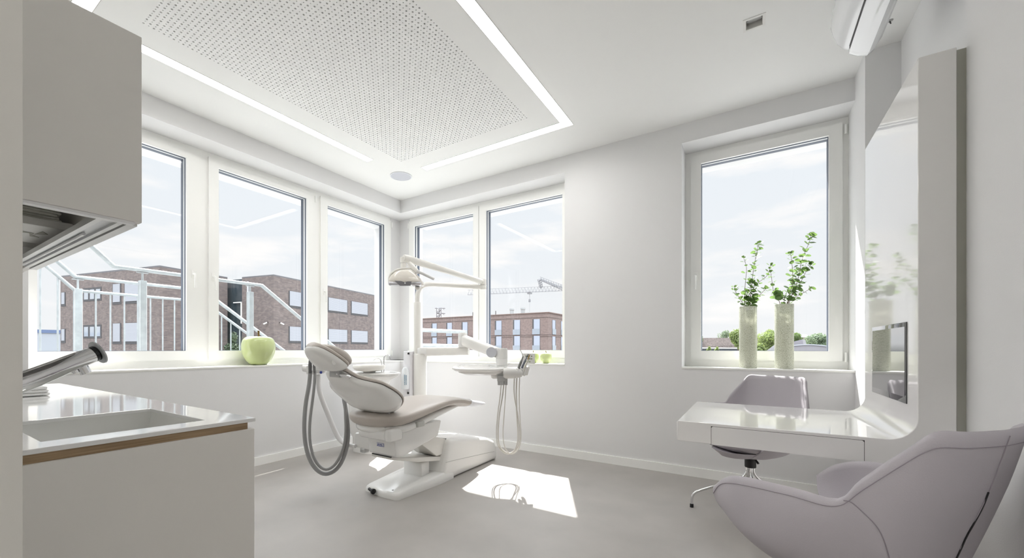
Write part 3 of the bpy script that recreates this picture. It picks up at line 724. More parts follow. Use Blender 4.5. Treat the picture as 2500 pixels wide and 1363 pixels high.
# headrest
hs = [(1.492,1.078,.030,.004,.008),(1.500,1.072,.062,.006,.022),(1.522,1.058,.090,.006,.038),(1.56,1.034,.110,.006,.054),(1.60,1.008,.118,.006,.064),(1.64,.982,.118,.006,.064),(1.675,.960,.106,.006,.044),(1.698,.946,.078,.006,.022),(1.706,.940,.045,.004,.010)]
hr = part('headrest_shell', MB().rings(plate_loft(dense(hs), 40, .3, .7, .045)), plastic, t, ang=70)
part('headrest_button', MB().lathe([(.0001,0),(.016,0),(.016,.004),(.0001,.005)], (0,0,0), 24, Matrix.Translation((xc+.152,1.575,.985)) @ Matrix.Rotation(R(90), 4, 'Y')), satin, hr)
hc = [(s[0]+.005, s[1]+.008, s[2]+.003, .024, .008) for s in hs]
part('headrest_cushion', MB().rings(plate_loft(dense(hc), 40, .5, .8, .045)), taupe, t, ang=70)
hp = [(1.552,1.078,.045,.006,.01),(1.562,1.074,.070,.020,.016),(1.60,1.056,.088,.036,.022),(1.645,1.028,.094,.048,.022),(1.69,1.000,.092,.050,.022),(1.73,.975,.076,.034,.018),(1.742,.966,.045,.012,.01)]
for dx, lab in ((.045, None),):
    part('neck_pillow', MB().rings(plate_loft(dense(hp), 36, .7, .8, dx)), taupe, t, ang=70)
part('headrest_neck', MB().rbox(xc+.0, xc+.10, 1.655, 1.70, .885, .95, .006), greypl, t)
part('release_lever', MB().tube([(xc+.07,1.665,.905),(xc+.12,1.675,.900),(xc+.150,1.70,.885)], [.012,.014,.010], 12, 1), chrome, t)
# strap between backrest and pan
q = MB(); cur = [(2.055,.650),(2.020,.610),(1.998,.565),(1.995,.525),(2.010,.490)]
cp = catmull([(0,a,b) for a, b in cur], 6)
q.rings([[(xc-.055,p.y,p.z),(xc+.130,p.y,p.z),(xc+.130,p.y+.022,p.z+.004),(xc-.055,p.y+.022,p.z+.004)] for p in cp]); part('back_bracket', q, plastic, t)
for sx in (-1, 1):
    part('bracket_edge', MB().tube([(xc+.0375+sx*.104,p.y+.008,p.z) for p in cp], .013, 12), steel, t)
part('tilt_hub', MB().tube([(xc-.090,2.000,.472),(xc-.08,2.000,.472),(xc+.17,2.000,.472),(xc+.180,2.000,.472)], [.030,.040,.040,.032], 28), plastic, t)
part('hub_cheek', MB().rbox(xc+.165, xc+.222, 1.965, 2.10, .430, .520, .02, 4), plastic, t)
part('side_switch', MB().rbox(xc+.232, xc+.262, 2.20, 2.28, .500, .540, .010, 4), mat('switch_grey', (.45,.45,.43), .35), t)
# box under the seat with badge
q = MB()
def yzprism(mb, poly, x0, x1, r=.012):
    bm = bmesh.new(); a = [bm.verts.new((x0, y, z)) for y, z in poly]; b = [bm.verts.new((x1, y, z)) for y, z in poly]
    bm.faces.new(a); bm.faces.new(list(reversed(b)))
    for k in range(len(poly)): bm.faces.new((a[k], b[k], b[(k+1) % len(poly)], a[(k+1) % len(poly)]))
    bmesh.ops.recalc_face_normals(bm, faces=bm.faces)
    bmesh.ops.bevel(bm, geom=list(bm.edges), offset=r, segments=4, profile=.5, affect='EDGES')
    return mb.bm(bm)
part('drive_box', yzprism(MB(), [(2.025,.445),(2.040,.318),(2.11,.305),(2.50,.385),(2.54,.50),(2.12,.50)], xc-.065, xc+.205, .010), plastic, t)
part('box_lip', MB().box(xc-.03, xc+.16, 2.036, 2.046, .309, .315), black, t, smooth=False)
bd = part('badge', MB().box(xc+.030, xc+.100, 2.0275, 2.034, .376, .401).xf(Matrix.Identity(4)), mat('badge_white', (.70,.70,.76), .4), t, smooth=False)
BM_ = Matrix.Translation((xc+.062, 2.0268, .391)) @ Matrix.Rotation(R(90), 4, 'X')
text_part('badge_lettering', 'sirona', .020, BM_, blue, bd, .0006)
part('badge_underline', MB().box(xc+.032, xc+.092, 2.0270, 2.0285, .3775, .3815), blue, bd, smooth=False)
part('badge_rim', MB().box(xc+.0975, xc+.1, 2.0270, 2.0285, .376, .401).box(xc+.030, xc+.1, 2.0270, 2.0285, .3995, .401), blue, bd, smooth=False)
# left arm box (tube connection) behind the drive box
part('connection_box', MB().rbox(-2.470, -2.302, 2.05, 2.20, .325, .438, .015), plastic, t)
part('connection_clip', MB().rbox(-2.41, -2.36, 2.05, 2.10, .295, .33, .008), steel, t)
# lifting links
part('upper_link', yzprism(MB(), [(2.36,.340),(2.36,.42),(2.66,.325),(2.75,.21),(2.55,.205)], xc-.06, xc+.150, .006), plastic2, t)
part('lower_link', yzprism(MB(), [(2.060,.285),(2.060,.300),(2.34,.240),(2.72,.170),(2.74,.130),(2.34,.205)], xc-.06, xc+.14, .004), plastic2, t)
part('link_pivot', MB().rbox(xc-.09, xc+.10, 2.42, 2.52, .055, .17, .01), plastic, t)
# base
q = MB(); base_o = [(-2.408,2.115),(-2.395,2.094),(-2.20,2.070),(-2.075,2.077),(-2.055,2.095),(-2.025,2.55),(-2.03,2.70),(-2.42,2.70),(-2.43,2.55)]
def outline(o, z, k=1.0, dz=None):
    cx, cy = -2.235, 2.4
    return [(cx+(x-cx)*k, cy+(y-cy)*k, z) for x, y in o]
q.rings([outline(base_o, 0), outline(base_o, .026, .998), [(x*1,y,z+.02*max(0,min(1,(y-2.08)/.45))) for x,y,z in outline(base_o, .040, .975)], [(x,y,z+.028*max(0,min(1,(y-2.08)/.45))) for x,y,z in outline(base_o, .046, .93)]])
part('base_plate', q, plastic, t, ang=50)
q = MB()
for y, x0, x1, z in ((2.535,.185,.196,.275),(2.60,.190,.203,.322),(2.66,.192,.206,.338),(2.85,.195,.210,.336),(3.10,.195,.206,.305),(3.30,.190,.196,.265),(3.385,.175,.180,.215),(3.415,.150,.155,.14)):
    ring = []
    for k in range(36):
        a = math.pi*k/35; ca, sa = math.cos(a), math.sin(a)
        x = x1*math.copysign(abs(ca)**.33, ca); zz = z*abs(sa)**.40
        ring.append((xc+x*(1.0 if zz > .1 else 1.0), y+(.055*(1-zz/z) * (-1 if y < 2.6 else 0)), zz))
    q.f; 
    if y == 2.535: rs_ = []
    rs_.append(ring)
q.rings(rs_); q = yzprism(MB(), [(2.572,0),(2.566,.06),(2.650,.320),(2.72,.318),(3.0,.278),(3.22,.240),(3.36,.185),(3.405,.09),(3.405,0)], -2.43, -2.033, .034)
part('base_housing', q, plastic, t, ang=60)
part('housing_slot', MB().box(-2.285, -2.09, 2.662, 2.680, .3190, .3225), black, t, smooth=False)
part('housing_joint', MB().tube([(-2.033,2.60,.152),(-2.0325,2.70,.145),(-2.0325,3.34,.085)], .0022, 6), mat('joint_grey', (.5,.5,.49), .5), t, smooth=False)
part('foot_control', MB().tube([(-2.345,2.082,.030),(-2.315,2.070,.030),(-2.305,2.068,.030),(-2.29,2.064,.030),(-2.272,2.060,.030),(-2.262,2.060,.030)], [.010,.010,.007,.018,.020,.010], 18), black, t)
for x, y in ((-2.352,2.16),(-2.14,2.12)):
    part('floor_screw', MB().lathe([(.0001,.002),(.007,.002),(.008,0),(.0001,0)], (x,y,.048), 14), mat('screw_grey', (.2,.19,.18), .5), t)

# ================================================================== DENTAL UNIT (column, cuspidor, arms, lamp)
t = thing('dental_unit', 'white dental unit column with cuspidor bowl, lamp arm and instrument tray arm', 'dental unit', (-2.82, 3.17, 0))
U = t
cx, cy = -2.815, 3.173
part('column', MB().lathe([(.0001,0),(.068,0),(.068,1.004),(.064,1.010),(.0001,1.010)], (cx,cy,0), 40), plastic2, t)
ux, uy = -2.838, 3.158
part('upper_pole', MB().lathe([(.0001,1.008),(.036,1.008),(.036,1.528),(.031,1.538),(.0001,1.538)], (ux,uy,0), 32), plastic2, t)
rt_, fw_ = Vector((math.cos(R(33.5)), math.sin(R(33.5)), 0)), Vector((-math.sin(R(33.5)), math.cos(R(33.5)), 0))
p0 = Vector((ux,uy,0))
A_ = [p0+Vector((0,0,1.53)), p0+Vector((0,0,1.60)), p0+rt_*.010+Vector((0,0,1.655)), p0+rt_*.05+Vector((0,0,1.708)), p0+rt_*.12+Vector((0,0,1.725)), p0+rt_*.30+fw_*.05+Vector((0,0,1.722)), p0+rt_*.66+fw_*.16+Vector((0,0,1.715))]
part('lamp_pole_bend', MB().tube(A_, .0245, 24, 2), plastic2, t)
E_ = A_[-1]
part('elbow_joint', MB().lathe([(.0001,-.026),(.030,-.026),(.033,-.020),(.033,.012),(.030,.016),(.026,.018),(.026,.022),(.033,.026),(.033,.074),(.028,.084),(.0001,.084)], (E_.x+.015,E_.y+.008,E_.z), 32), plastic2, t)
G_ = Vector((-2.590, 2.735, 1.878)); S_ = E_+Vector((.012,.006,.055))
d_ = (G_-S_).normalized()
part('lamp_arm', MB().tube([S_, S_+d_*.08, S_+d_*.5, G_-d_*.10, G_-d_*.04], [.026,.027,.029,.034,.033], 24), plastic2, t)
part('arm_end_cap', MB().tube([G_-d_*.075, G_-d_*.01, G_+d_*.03], [.036,.037,.028], 24, 1), plastic2, t)
K_ = Vector((-2.612, 2.720, 1.858))
part('lamp_swivel', MB().lathe([(.0001,-.085),(.020,-.085),(.026,-.060),(.027,-.030),(.024,-.028),(.024,-.022),(.030,-.020),(.032,.018),(.026,.030),(.0001,.030)], tuple(K_), 28), plastic2, t)
# yoke and lamp head
LH = thing_head = (-2.535, 2.675, 1.672)
lm = bpy.data.objects.new('lamp_head', None); C.objects.link(lm); lm.parent = t; lm.location = Vector(LH)-t.location; lm.rotation_euler = (0, 0, R(33.5))
# local: x to the right of the view, y away, z up
q = MB()
for z, a, b_ in ((-.045,.150,.085),(-.038,.158,.092),(-.015,.155,.095),(.020,.135,.088),(.055,.100,.070),(.078,.060,.048),(.086,.02,.02)):
    q_r = [(a*math.copysign(abs(math.cos(u))**.85, math.cos(u))+.10*(z+.045)*(-.6), b_*math.copysign(abs(math.sin(u))**.85, math.sin(u)), z-.10*a*math.cos(u)*.8*(1 if z < .06 else 0)) for u in [2*math.pi*k/40 for k in range(40)]]
    if z == -.045: rr_ = []
    rr_.append(q_r)
q.rings(rr_); part('lamp_shell', q, mat('lamp_cream', (.76,.72,.66), .12, coat=.4), lm, local=True, ang=50)
refl = mat('reflector', (.55,.55,.58), .08, metal=.9)
lens_d = mat('lamp_lens', (.16,.155,.17), .05, spec=.9, coat=.8)
q = MB(); q.rbox(-.142,.142,-.088,-.006,-.060,-.030,.012,3); part('lamp_window', q, refl, lm, local=True)
q = MB(); q.prism([(-.085,-.024),(.062,-.030),(.052,-.066),(-.040,-.066)], 1, -.0925, -.085); part('lamp_lens', q, lens_d, lm, local=True, smooth=False)
q = MB().lathe([(.0001,0),(.0055,0),(.0055,.003),(.0001,.003)], (0,0,0), 14, Matrix.Translation((.006,-.0935,-.044)) @ Matrix.Rotation(R(90), 4, 'X')); part('lamp_sensor', q, mat('sensor_white', (.9,.9,.9), .3), lm, local=True)
q = MB().tube([(-.150,-.02,-.005),(-.140,-.03,.040),(-.085,-.03,.082),(-.03,-.015,.098),(.04,.0,.100)], .009, 12, 2); part('lamp_yoke', q, plastic2, lm, local=True)
q = MB().tube([(.02,.03,.150),(.045,.02,.122),(.075,.0,.095),(.105,-.01,.062)], [.024,.026,.024,.018], 16, 2); part('lamp_bracket', q, plastic2, lm, local=True)
q = MB().tube([(.100,-.03,.070),(.15,-.035,.048),(.250,-.04,.000)], [.014,.0125,.0125], 14, 0); part('lamp_grip', q, mat('grip_grey', (.66,.66,.66), .4), lm, local=True, label='light grey grip bar')
q = MB().sphere((.098,.0,-.070), .022, 10); part('lamp_knob', q, plastic2, lm, local=True)

# tower with disinfectant bottle beside the column
part('side_tower', MB().rbox(-2.955,-2.862,3.075,3.145,.40,1.035,.006), mat('tower_white', (.78,.77,.80), .25), t)
b_ = part('disinfectant_bottle', MB().lathe([(.0001,.655),(.036,.655),(.040,.67),(.040,.80),(.034,.845),(.020,.872),(.0001,.876)], (-2.905,3.052,0), 32), mat('bottle_white', (.84,.87,.90), .2), t, label='white bottle with blue lettering')
rnd = random.Random(4); q = MB()
for col, x0 in ((0, -.010), (1, .006)):
    zz = .70
    while zz < .80:
        h = rnd.uniform(.004,.010); q.box(-2.905+x0, -2.905+x0+.008, 3.0095, 3.0125, zz, zz+h); zz += h+.004
q.xf(Matrix.Translation((-2.905,3.052,0)) @ Matrix.Rotation(R(42), 4, 'Z') @ Matrix.Translation((2.905,-3.052,0)))
part('blue_lettering', q, mat('label_blue', (.12,.25,.36), .5), b_, smooth=False)
part('tower_knob', MB().cyl((-2.880,3.072,1.015),(-2.872,3.060,1.012), .009, 14), black, t)
part('tower_valve', MB().lathe([(.006,0),(.012,0),(.012,.004),(.006,.004)], (0,0,0), 20, Matrix.Translation((-2.885,3.072,.614)) @ Matrix.Rotation(R(90), 4, 'X')), black, t)
# water unit body and cuspidor
q = MB(); ctr = (-3.01, 2.70)
def sq_ring(cx_, cy_, a, b, z, rot=R(0), e=.5, n=36):
    out = []
    for k in range(n):
        u = 2*math.pi*k/n; x = a*math.copysign(abs(math.cos(u))**e, math.cos(u)); y = b*math.copysign(abs(math.sin(u))**e, math.sin(u))
        out.append((cx_+x*math.cos(rot)-y*math.sin(rot), cy_+x*math.sin(rot)+y*math.cos(rot), z))
    return out
rot = R(33.5)
q.rings([sq_ring(-3.32,2.94,.15,.12,.0,0), sq_ring(-3.32,2.94,.15,.12,.14,0), sq_ring(-3.32,2.93,.175,.145,.22,0), sq_ring(-3.315,2.93,.185,.155,.60,0), sq_ring(-3.29,2.93,.20,.160,.74,0), sq_ring(-3.24,2.93,.27,.165,.788,0), sq_ring(-3.24,2.93,.262,.160,.800,0)])
part('water_unit', q, plastic, t, ang=50)
q = MB().rings([sq_ring(-3.235,2.93,.275,.165,.801,0,.6), sq_ring(-3.235,2.93,.290,.18,.807,0,.6), sq_ring(-3.235,2.93,.290,.18,.817,0,.6), sq_ring(-3.235,2.93,.280,.17,.823,0,.6)])
part('cuspidor_shelf', q, plastic, t, ang=50)
bx, by = -3.185, 2.83
part('cuspidor_bowl', MB().lathe([(.0001,.828),(.060,.828),(.062,.834),(.115,.840),(.150,.852),(.160,.872),(.160,.892),(.155,.900),(.147,.896),(.135,.872),(.06,.850),(.0001,.845)], (bx,by,0), 48), mat('porcelain', (.82,.80,.76), .1, coat=.4), t, ang=60)
part('bowl_foot', MB().lathe([(.0001,.821),(.062,.821),(.055,.832),(.0001,.832)], (bx,by,0), 32), greypl, t)
part('glass_filler', MB().tube([(-3.118,2.962,.821),(-3.118,2.962,.950),(-3.114,2.964,.985),(-3.092,2.980,1.0),(-3.068,2.996,.988),(-3.064,2.999,.955)], .0065, 12, 2), chrome, t)
part('bowl_rinser', MB().tube([(-3.135,2.950,.821),(-3.138,2.948,.930),(-3.152,2.938,.962),(-3.188,2.915,.966),(-3.205,2.905,.938)], .0055, 12, 2), chrome, t)
part('shelf_pad', MB().box(-3.05,-2.98,2.98,3.02,.824,.827), greypl, t, smooth=False)
# instrument arm
z1 = 1.036
q = MB(); a_ = Vector((cx,cy,0)); b2 = Vector((-2.375,3.36,0)); dd = (b2-a_).normalized(); nn = Vector((-dd.y, dd.x, 0))
def bar(mb, a, b, hw, z0a, z1a, z0b, z1b, r=.012):
    d = (b-a).normalized(); n_ = Vector((-d.y, d.x, 0))
    def rg(c, z0, z1):
        return [tuple(c+n_*(hw*math.copysign(abs(math.cos(u))**.6, math.cos(u)))+Vector((0,0,(z0+z1)/2+(z1-z0)/2*math.copysign(abs(math.sin(u))**.6, math.sin(u))))) for u in [2*math.pi*k/24 for k in range(24)]]
    return mb.rings([rg(a, z0a, z1a), rg(b, z0b, z1b)])
part('arm_collar', MB().lathe([(.0001,1.010),(.060,1.010),(.062,1.016),(.062,1.062),(.056,1.070),(.0001,1.070)], (cx+.03,cy+.01,0), 32), plastic, t)
part('lower_arm', bar(MB(), a_, b2+dd*.03, .042, .985, 1.075, 1.000, 1.082), plastic2, t)
part('arm_pivot', MB().lathe([(.0001,1.075),(.044,1.075),(.046,1.085),(.046,1.205),(.038,1.222),(.0001,1.224)], (-2.395,3.335,0), 32), plastic, t)
c3 = Vector((-1.800,3.020,0))
part('upper_arm', bar(MB(), Vector((-2.375,3.335,0)), c3, .042, 1.085, 1.200, .985, 1.070), plastic2, t)
part('arm_cap', MB().lathe([(.0001,0),(.040,0),(.044,.006),(.044,.05),(.0001,.05)], (0,0,0), 32, Matrix.Translation((-1.845,2.985,1.032)) @ Matrix.Rotation(R(33.5), 4, 'Z') @ Matrix.Rotation(R(90), 4, 'X')), mat('cap_grey', (.62,.63,.68), .3), t)
part('tray_post', MB().lathe([(.0001,.905),(.050,.905),(.050,.975),(.049,.977),(.050,.979),(.050,1.060),(.046,1.068),(.0001,1.069)], (-1.766,3.028,0), 36), plastic, t)

# ================================================================== INSTRUMENT TABLE
t = thing('instrument_tray', 'white dental instrument tray with hanging hoses, carried by the arm of the unit', 'instrument tray', (-1.85, 2.93, .88))
M_ = Matrix.Translation((-1.905, 2.885, 0)) @ Matrix.Rotation(R(33.5), 4, 'Z')
def tr_(a, b, z, e=.62, ox=0): return [tuple(M_ @ Vector((ox+a*math.copysign(abs(math.cos(u))**e, math.cos(u)), b*math.copysign(abs(math.sin(u))**e, math.sin(u)), z+.024+.075*b*math.sin(u)))) for u in [2*math.pi*k/44 for k in range(44)]]
part('tray_body', MB().rings([tr_(.155,.105,.830,ox=.03), tr_(.190,.135,.845,ox=.02), tr_(.200,.140,.868,ox=.02)]), plastic, t, ang=50)
part('tray_rim', MB().rings([tr_(.205,.150,.862), tr_(.222,.160,.872), tr_(.222,.160,.884), tr_(.208,.150,.890), tr_(.172,.124,.889), tr_(.166,.118,.880), tr_(.155,.108,.872)]), plastic, t, ang=45)
q = MB()
def loc(x, y, z): return tuple(M_ @ Vector((x, y, z)))
# swept wing towards the instrument holder
q.rings([[loc(.10,-.13,.888),loc(.10,.13,.896),loc(.10,.13,.914),loc(.10,-.13,.904)],[loc(.22,-.12,.876),loc(.22,.12,.880),loc(.22,.12,.900),loc(.22,-.12,.898)],[loc(.36,-.10,.888),loc(.36,.10,.890),loc(.36,.10,.905),loc(.36,-.10,.902)]])
part('tray_wing', q, plastic, t)
part('control_pod', MB().rbox(-.06,.06,-.09,.09,-.03,.05,.02,4, M_ @ Matrix.Translation((.16,.0,.845))), plastic, t)
q = MB()
for k, dx in enumerate((.0,.028,.056)): q.rbox(-.012,.012,-.012,.012,.766,.80,.004,2, M_ @ Matrix.Translation((.165+dx,-.10,0)))
q.rbox(.150,.234,-.115,-.085,.795,.845,.006,2, M_)
part('hose_bracket', q, greypl, t)
M0_ = M_
M_ = M_ @ Matrix.Translation((-.062,0,.014))
part('holder_hub', MB().tube([loc(.26,-.14,.852),loc(.28,-.14,.852),loc(.36,-.12,.850),loc(.40,-.10,.848)], [.034,.044,.042,.032], 24), mat('hub_grey', (.70,.69,.67), .35), t)
for k in range(5):
    o_ = .385+.028*k
    part('instrument_holder', MB().rbox(-.011,.011,-.055,.045,-.045,.04,.010,3, M_ @ Matrix.Translation((o_-.02,-.10+.045*k,.855+.002*k)) @ Matrix.Rotation(R(16), 4, 'Y')), plastic, t)
def instrument(name, x, y, tip, r, m, extra=None):
    p = Vector(loc(x, y, .865)); e = Vector(loc(*tip)); d = e-p
    o = part(name, MB().tube([p, p+d*.1, p+d*.6, p+d*.8, p+d], [r, r*1.05, r, r*.6, r*.5], 16), m, t); return o
instrument('handpiece', .375, -.11, (.425,-.09,.985), .011, mat('handpiece_grey', (.20,.20,.19), .35))
instrument('handpiece', .405, -.07, (.465,-.04,.990), .0095, mat('handpiece_dark', (.16,.17,.20), .25, metal=.5))
instrument('handpiece', .430, -.03, (.475,.0,.955), .009, mat('handpiece_cream', (.66,.64,.56), .4))
part('instrument_tip', MB().tube([loc(.425,-.09,.98), loc(.412,-.09,1.02), loc(.395,-.09,1.045)], [.004,.003,.0025], 8, 1), steel, t)
part('instrument_tip', MB().tube([loc(.465,-.04,.985), loc(.474,-.04,1.005)], [.004,.003], 8), black, t)
part('instrument_tip', MB().tube([loc(.475,0,.95), loc(.482,0,.98), loc(.490,0,1.0)], [.003,.006,.004], 8), mat('brass', (.35,.22,.08), .3, metal=.8), t)
q = MB(); q.rbox(-.055,.055,-.004,.004,-.045,.045,.004,2, M_ @ Matrix.Translation((.485,.05,.965)))
dp = part('keypad_display', q, plastic, t, label='white keypad panel with green and brown symbols')
q = MB(); rnd = random.Random(2)
for i in range(5):
    for j in range(3):
        if rnd.random() < .85: q.lathe([(.0001,0),(.0055,0),(.0055,.0015),(.0001,.0015)], (0,0,0), 10, M_ @ Matrix.Translation((.448+.016*i,.0455,.985-.022*j+rnd.uniform(-.003,.003))) @ Matrix.Rotation(R(90), 4, 'X'))
part('keypad_symbols', q, mat('symbol_green', (.20,.25,.12), .5), dp, smooth=False)
def P3(px, py, d):
    r_ = (px-1168.)/1003.; u_ = (849.8-py)/1003.
    v_ = fw_*d+rt_*(r_*d); return (v_.x, v_.y, 1.07+u_*d)
# supply hoses: from the bracket down, round and up to the holder
for (a, b_, c_, dd_, e_, r_) in ((1224,1211,1240,1270,1256,.0045),(1230,1215,1243,1266,1262,.0058),(1236,1227,1248,1273,1269,.0040)):
    pts = [P3(a,932,3.38), P3(a-2,962,3.38), P3(b_+4,1010,3.38), P3(b_,1065,3.38), P3(b_+5,1095,3.38), P3(c_,1113 if r_ != .0058 else 1111,3.38), P3(dd_-6,1098,3.38), P3(dd_,1068,3.38), P3(dd_-4,1020,3.38), P3(e_-2,965,3.38), P3(e_,918,3.40)]
    part('supply_hose', MB().tube(pts, r_, 10, 3), mat('hose_light', (.62,.60,.56), .45) , t)
t2 = thing('dental_mirror', 'thin metal dental probe lying on the tray rim', 'probe', P3(1218,893,3.42))
part('probe_handle', MB().tube([P3(1214,893.5,3.40), P3(1228,892.5,3.40), P3(1241,891,3.40)], .0022, 8), greypl, t2)
part('probe_tip', MB().tube([P3(1241,891,3.40), P3(1246,888,3.40)], [.0022,.001], 8), steel, t2)

# ================================================================== SUCTION HOLDER
t = thing('suction_holder', 'white assistant holder with two grey suction hoses left of the chair', 'suction holder', P3(766,900,3.15))
H_ = Matrix.Translation(P3(768,902,3.15)) @ Matrix.Rotation(R(33.5), 4, 'Z')
part('holder_body', MB().rings([[tuple(H_ @ Vector((x, .030*math.cos(u)*k, z0+.034*math.sin(u)*k))) for u in [2*math.pi*j/24 for j in range(24)]] for x, k, z0 in ((-.092,.45,.012),(-.088,.75,.010),(-.05,.85,.004),(.0,.95,.0),(.05,1.05,.0),(.078,.95,.004),(.092,.6,.006))]), plastic, t, ang=60)
part('blue_cap', MB().lathe([(.0001,0),(.010,0),(.010,.004),(.0001,.004)], (0,0,0), 24, H_ @ Matrix.Translation((.062,-.032,-.022)) @ Matrix.Rotation(R(90), 4, 'X')), blue, t, label='round blue cap')
for x in (-.036, -.002):
    part('holder_slot', MB().rbox(-.012,.012,-.042,-.020,-.036,.030,.007,3, H_ @ Matrix.Translation((x,0,0))), plastic, t)
h1 = part('suction_hose', MB().tube([P3(758,905,3.05),P3(755,940,3.05),P3(746,985,3.05),P3(742,1040,3.05),P3(745,1085,3.05),P3(756,1125,3.05),P3(776,1152,3.05),P3(798,1160,3.05),P3(826,1145,3.05),P3(845,1105,3.05),P3(851,1060,3.05),P3(846,1010,3.08),P3(838,965,3.10),P3(836,940,3.15)], .0150, 16, 2), greyhose, t)
part('suction_tip', MB().tube([P3(757,912,3.02),P3(757,893,3.02),P3(757,880,3.02)], [.011,.0135,.010], 16), mat('tip_dark', (.12,.12,.12), .4), h1)
h2 = part('suction_hose', MB().tube([P3(769,905,3.03),P3(768,940,3.03),P3(762,985,3.03),P3(755,1040,3.03),P3(757,1090,3.03),P3(770,1130,3.03),P3(793,1150,3.03),P3(818,1138,3.03),P3(838,1100,3.03),P3(845,1060,3.03),P3(843,1010,3.06),P3(842,965,3.08),P3(842,940,3.12)], .0108, 16, 2), greyhose, t)
part('suction_tip', MB().tube([P3(768,910,3.02),P3(767,892,3.02),P3(765,877,3.02)], [.009,.010,.006], 16), mat('tip_dark2', (.14,.14,.14), .4), h2)
part('holder_arm', MB().tube([P3(777,914,3.16),P3(777,945,3.16),P3(783,968,3.16),P3(800,1010,3.16),P3(817,1052,3.14),P3(830,1076,3.12),P3(848,1087,3.08),P3(868,1090,3.04)], [.017,.017,.0185,.0185,.0185,.018,.016,.014], 20, 2), mat('arm_white', (.72,.71,.71), .35), t)
# ================================================================== OUTSIDE
ground_m = mat('outdoor_ground', (.24,.24,.235), .9, noise=.2, nscale=.3)
struct('ground', MB().box(-400, 400, -60, 500, -5.3, -5.0), ground_m)
brickA = brick_mat('brown_brick', (.19,.150,.140), (.125,.100,.098), (.16,.15,.145))
brickR = brick_mat('red_brick', (.23,.165,.150), (.19,.135,.125), (.20,.18,.17), 1.6)
blind_m = stripe_mat('roller_blind', (.22,.23,.26), (.33,.345,.38), .09)
dark_fr = mat('dark_window_frame', (.06,.06,.065), .5)
sky_gl  = mat('window_reflecting', (.16,.18,.20), .05, spec=1, coat=1)
roof_ed = mat('roof_edge', (.11,.11,.12), .5)
def building(name, label, rects_of, footprint, z0, z1, m, cat='building', cap=True):
    t = thing(name, label, cat, (sum(p[0] for p in footprint)/len(footprint), sum(p[1] for p in footprint)/len(footprint), z0))
    part('brick_walls', MB().prism(footprint, 2, z0, z1), m, t, smooth=False)
    if cap: part('roof_edge', MB().prism([(p[0]*1.0, p[1]*1.0) for p in footprint], 2, z1, z1+.10), roof_ed, t, smooth=False)
    return t
def on_face(P_, e, n_, s0, s1, z0, z1, a, b):
    """box on a facade: along e from s0..s1, z0..z1, between offsets a and b along the outward normal"""
    P_ = Vector((P_[0], P_[1], 0)); e = Vector((e[0], e[1], 0)).normalized(); n_ = Vector((n_[0], n_[1], 0)).normalized()
    mb = MB(); vs = []
    for z in (z0, z1):
        for s, o in ((s0,a),(s1,a),(s1,b),(s0,b)): p = P_+e*s+n_*o; vs.append((p.x, p.y, z))
    return mb.add(vs, [(0,3,2,1),(4,5,6,7),(0,1,5,4),(1,2,6,5),(2,3,7,6),(3,0,4,7)])
e1 = Vector((-.22325,.97476,0)); e2 = Vector((-.97476,-.22325,0)); CA = Vector((-33.565,11.361,0)); CB = Vector((-30.442,17.578,0))
n2 = Vector((.22325,-.97476,0))     # outward of e2 faces (towards us)
n1 = Vector((.97476,.22325,0))      # outward of e1 faces
fp = [CA, CA+e2*11.7, CA+e2*11.7+e1*5.0, CA+e1*5.0]
A = building('brick_building', 'brown brick office block behind the stair railing, seen through the left casements', None, [(p.x,p.y) for p in fp], -5, 6.60, brickA)
def win(t, P_, e, n_, s0, s1, z0, z1, kind, side=0):
    f = part('window', on_face(P_, e, n_, s0, s1, z0, z1, -.02, .02), dark_fr, t, smooth=False)
    if kind == 'blind':
        w_ = s1-s0; a, b = (s0+.10+side*.0, s1-.10) if not side else ((s0+.45, s1-.05) if side > 0 else (s0+.05, s1-.45))
        part('blind', on_face(P_, e, n_, a, b, z0+.18, z1-.02, .02, .045), blind_m, f, smooth=False)
    else:
        q = MB(); k = 3; w_ = (s1-s0)/k
        for i in range(k):
            b_ = on_face(P_, e, n_, s0+w_*i+.12, s0+w_*(i+1)-.12, z0+.14, z1-.14, .02, .035); q.add(b_.v, b_.f)
        part('pane', q, mat('pane_bright', (.30,.33,.37), .08, spec=1, coat=1), f, smooth=False)
for z in (4.57, 1.79): win(A, CA, e2, n2, 6.46, 8.68, z, z+1.0, 'pane')
for z in (4.2, 1.35):
    win(A, CA, e2, n2, 4.16, 5.15, z, z+1.5, 'blind'); win(A, CA, e2, n2, 2.0, 3.79, z, z+1.5, 'blind')
    win(A, CA, e2, n2, 11.0, 11.6, z+.1, z+1.2, 'blind')
# second wing
fp = [CB, CB+e2*3.3, CB+e2*3.3+e1*17.8, CB+e1*17.8]
Bd = building('brick_building', 'brown brick wing with rows of white roller blinds, behind the descending stair railing', None, [(p.x,p.y) for p in fp], -5, 6.60, brickA)
for z in (4.30, 1.45):
    for s in (1.46, 5.95, 9.2, 13.6): win(Bd, CB, e1, n1, s, s+2.75, z, z+1.36, 'blind')
gl = part('stairwell_glazing', on_face(CB, e2, n2, 3.31, 5.6, -5, 6.55, -.9, -.05), mat('stair_glass', (.035,.05,.06), .08, spec=.9, coat=.6), Bd, smooth=False)
part('glazing_bar', on_face(CB, e2, n2, 3.30, 4.2, 4.65, 4.73, .0, .06), satin, gl, smooth=False)
part('glazing_bar', on_face(CB, e2, n2, 3.30, 3.38, 3.0, 4.7, .0, .06), satin, gl, smooth=False)
part('downpipe', on_face(CB, e2, n2, 2.55, 2.65, -5, 6.3, .0, .10), mat('pipe_grey', (.5,.52,.55), .5), Bd, smooth=False)
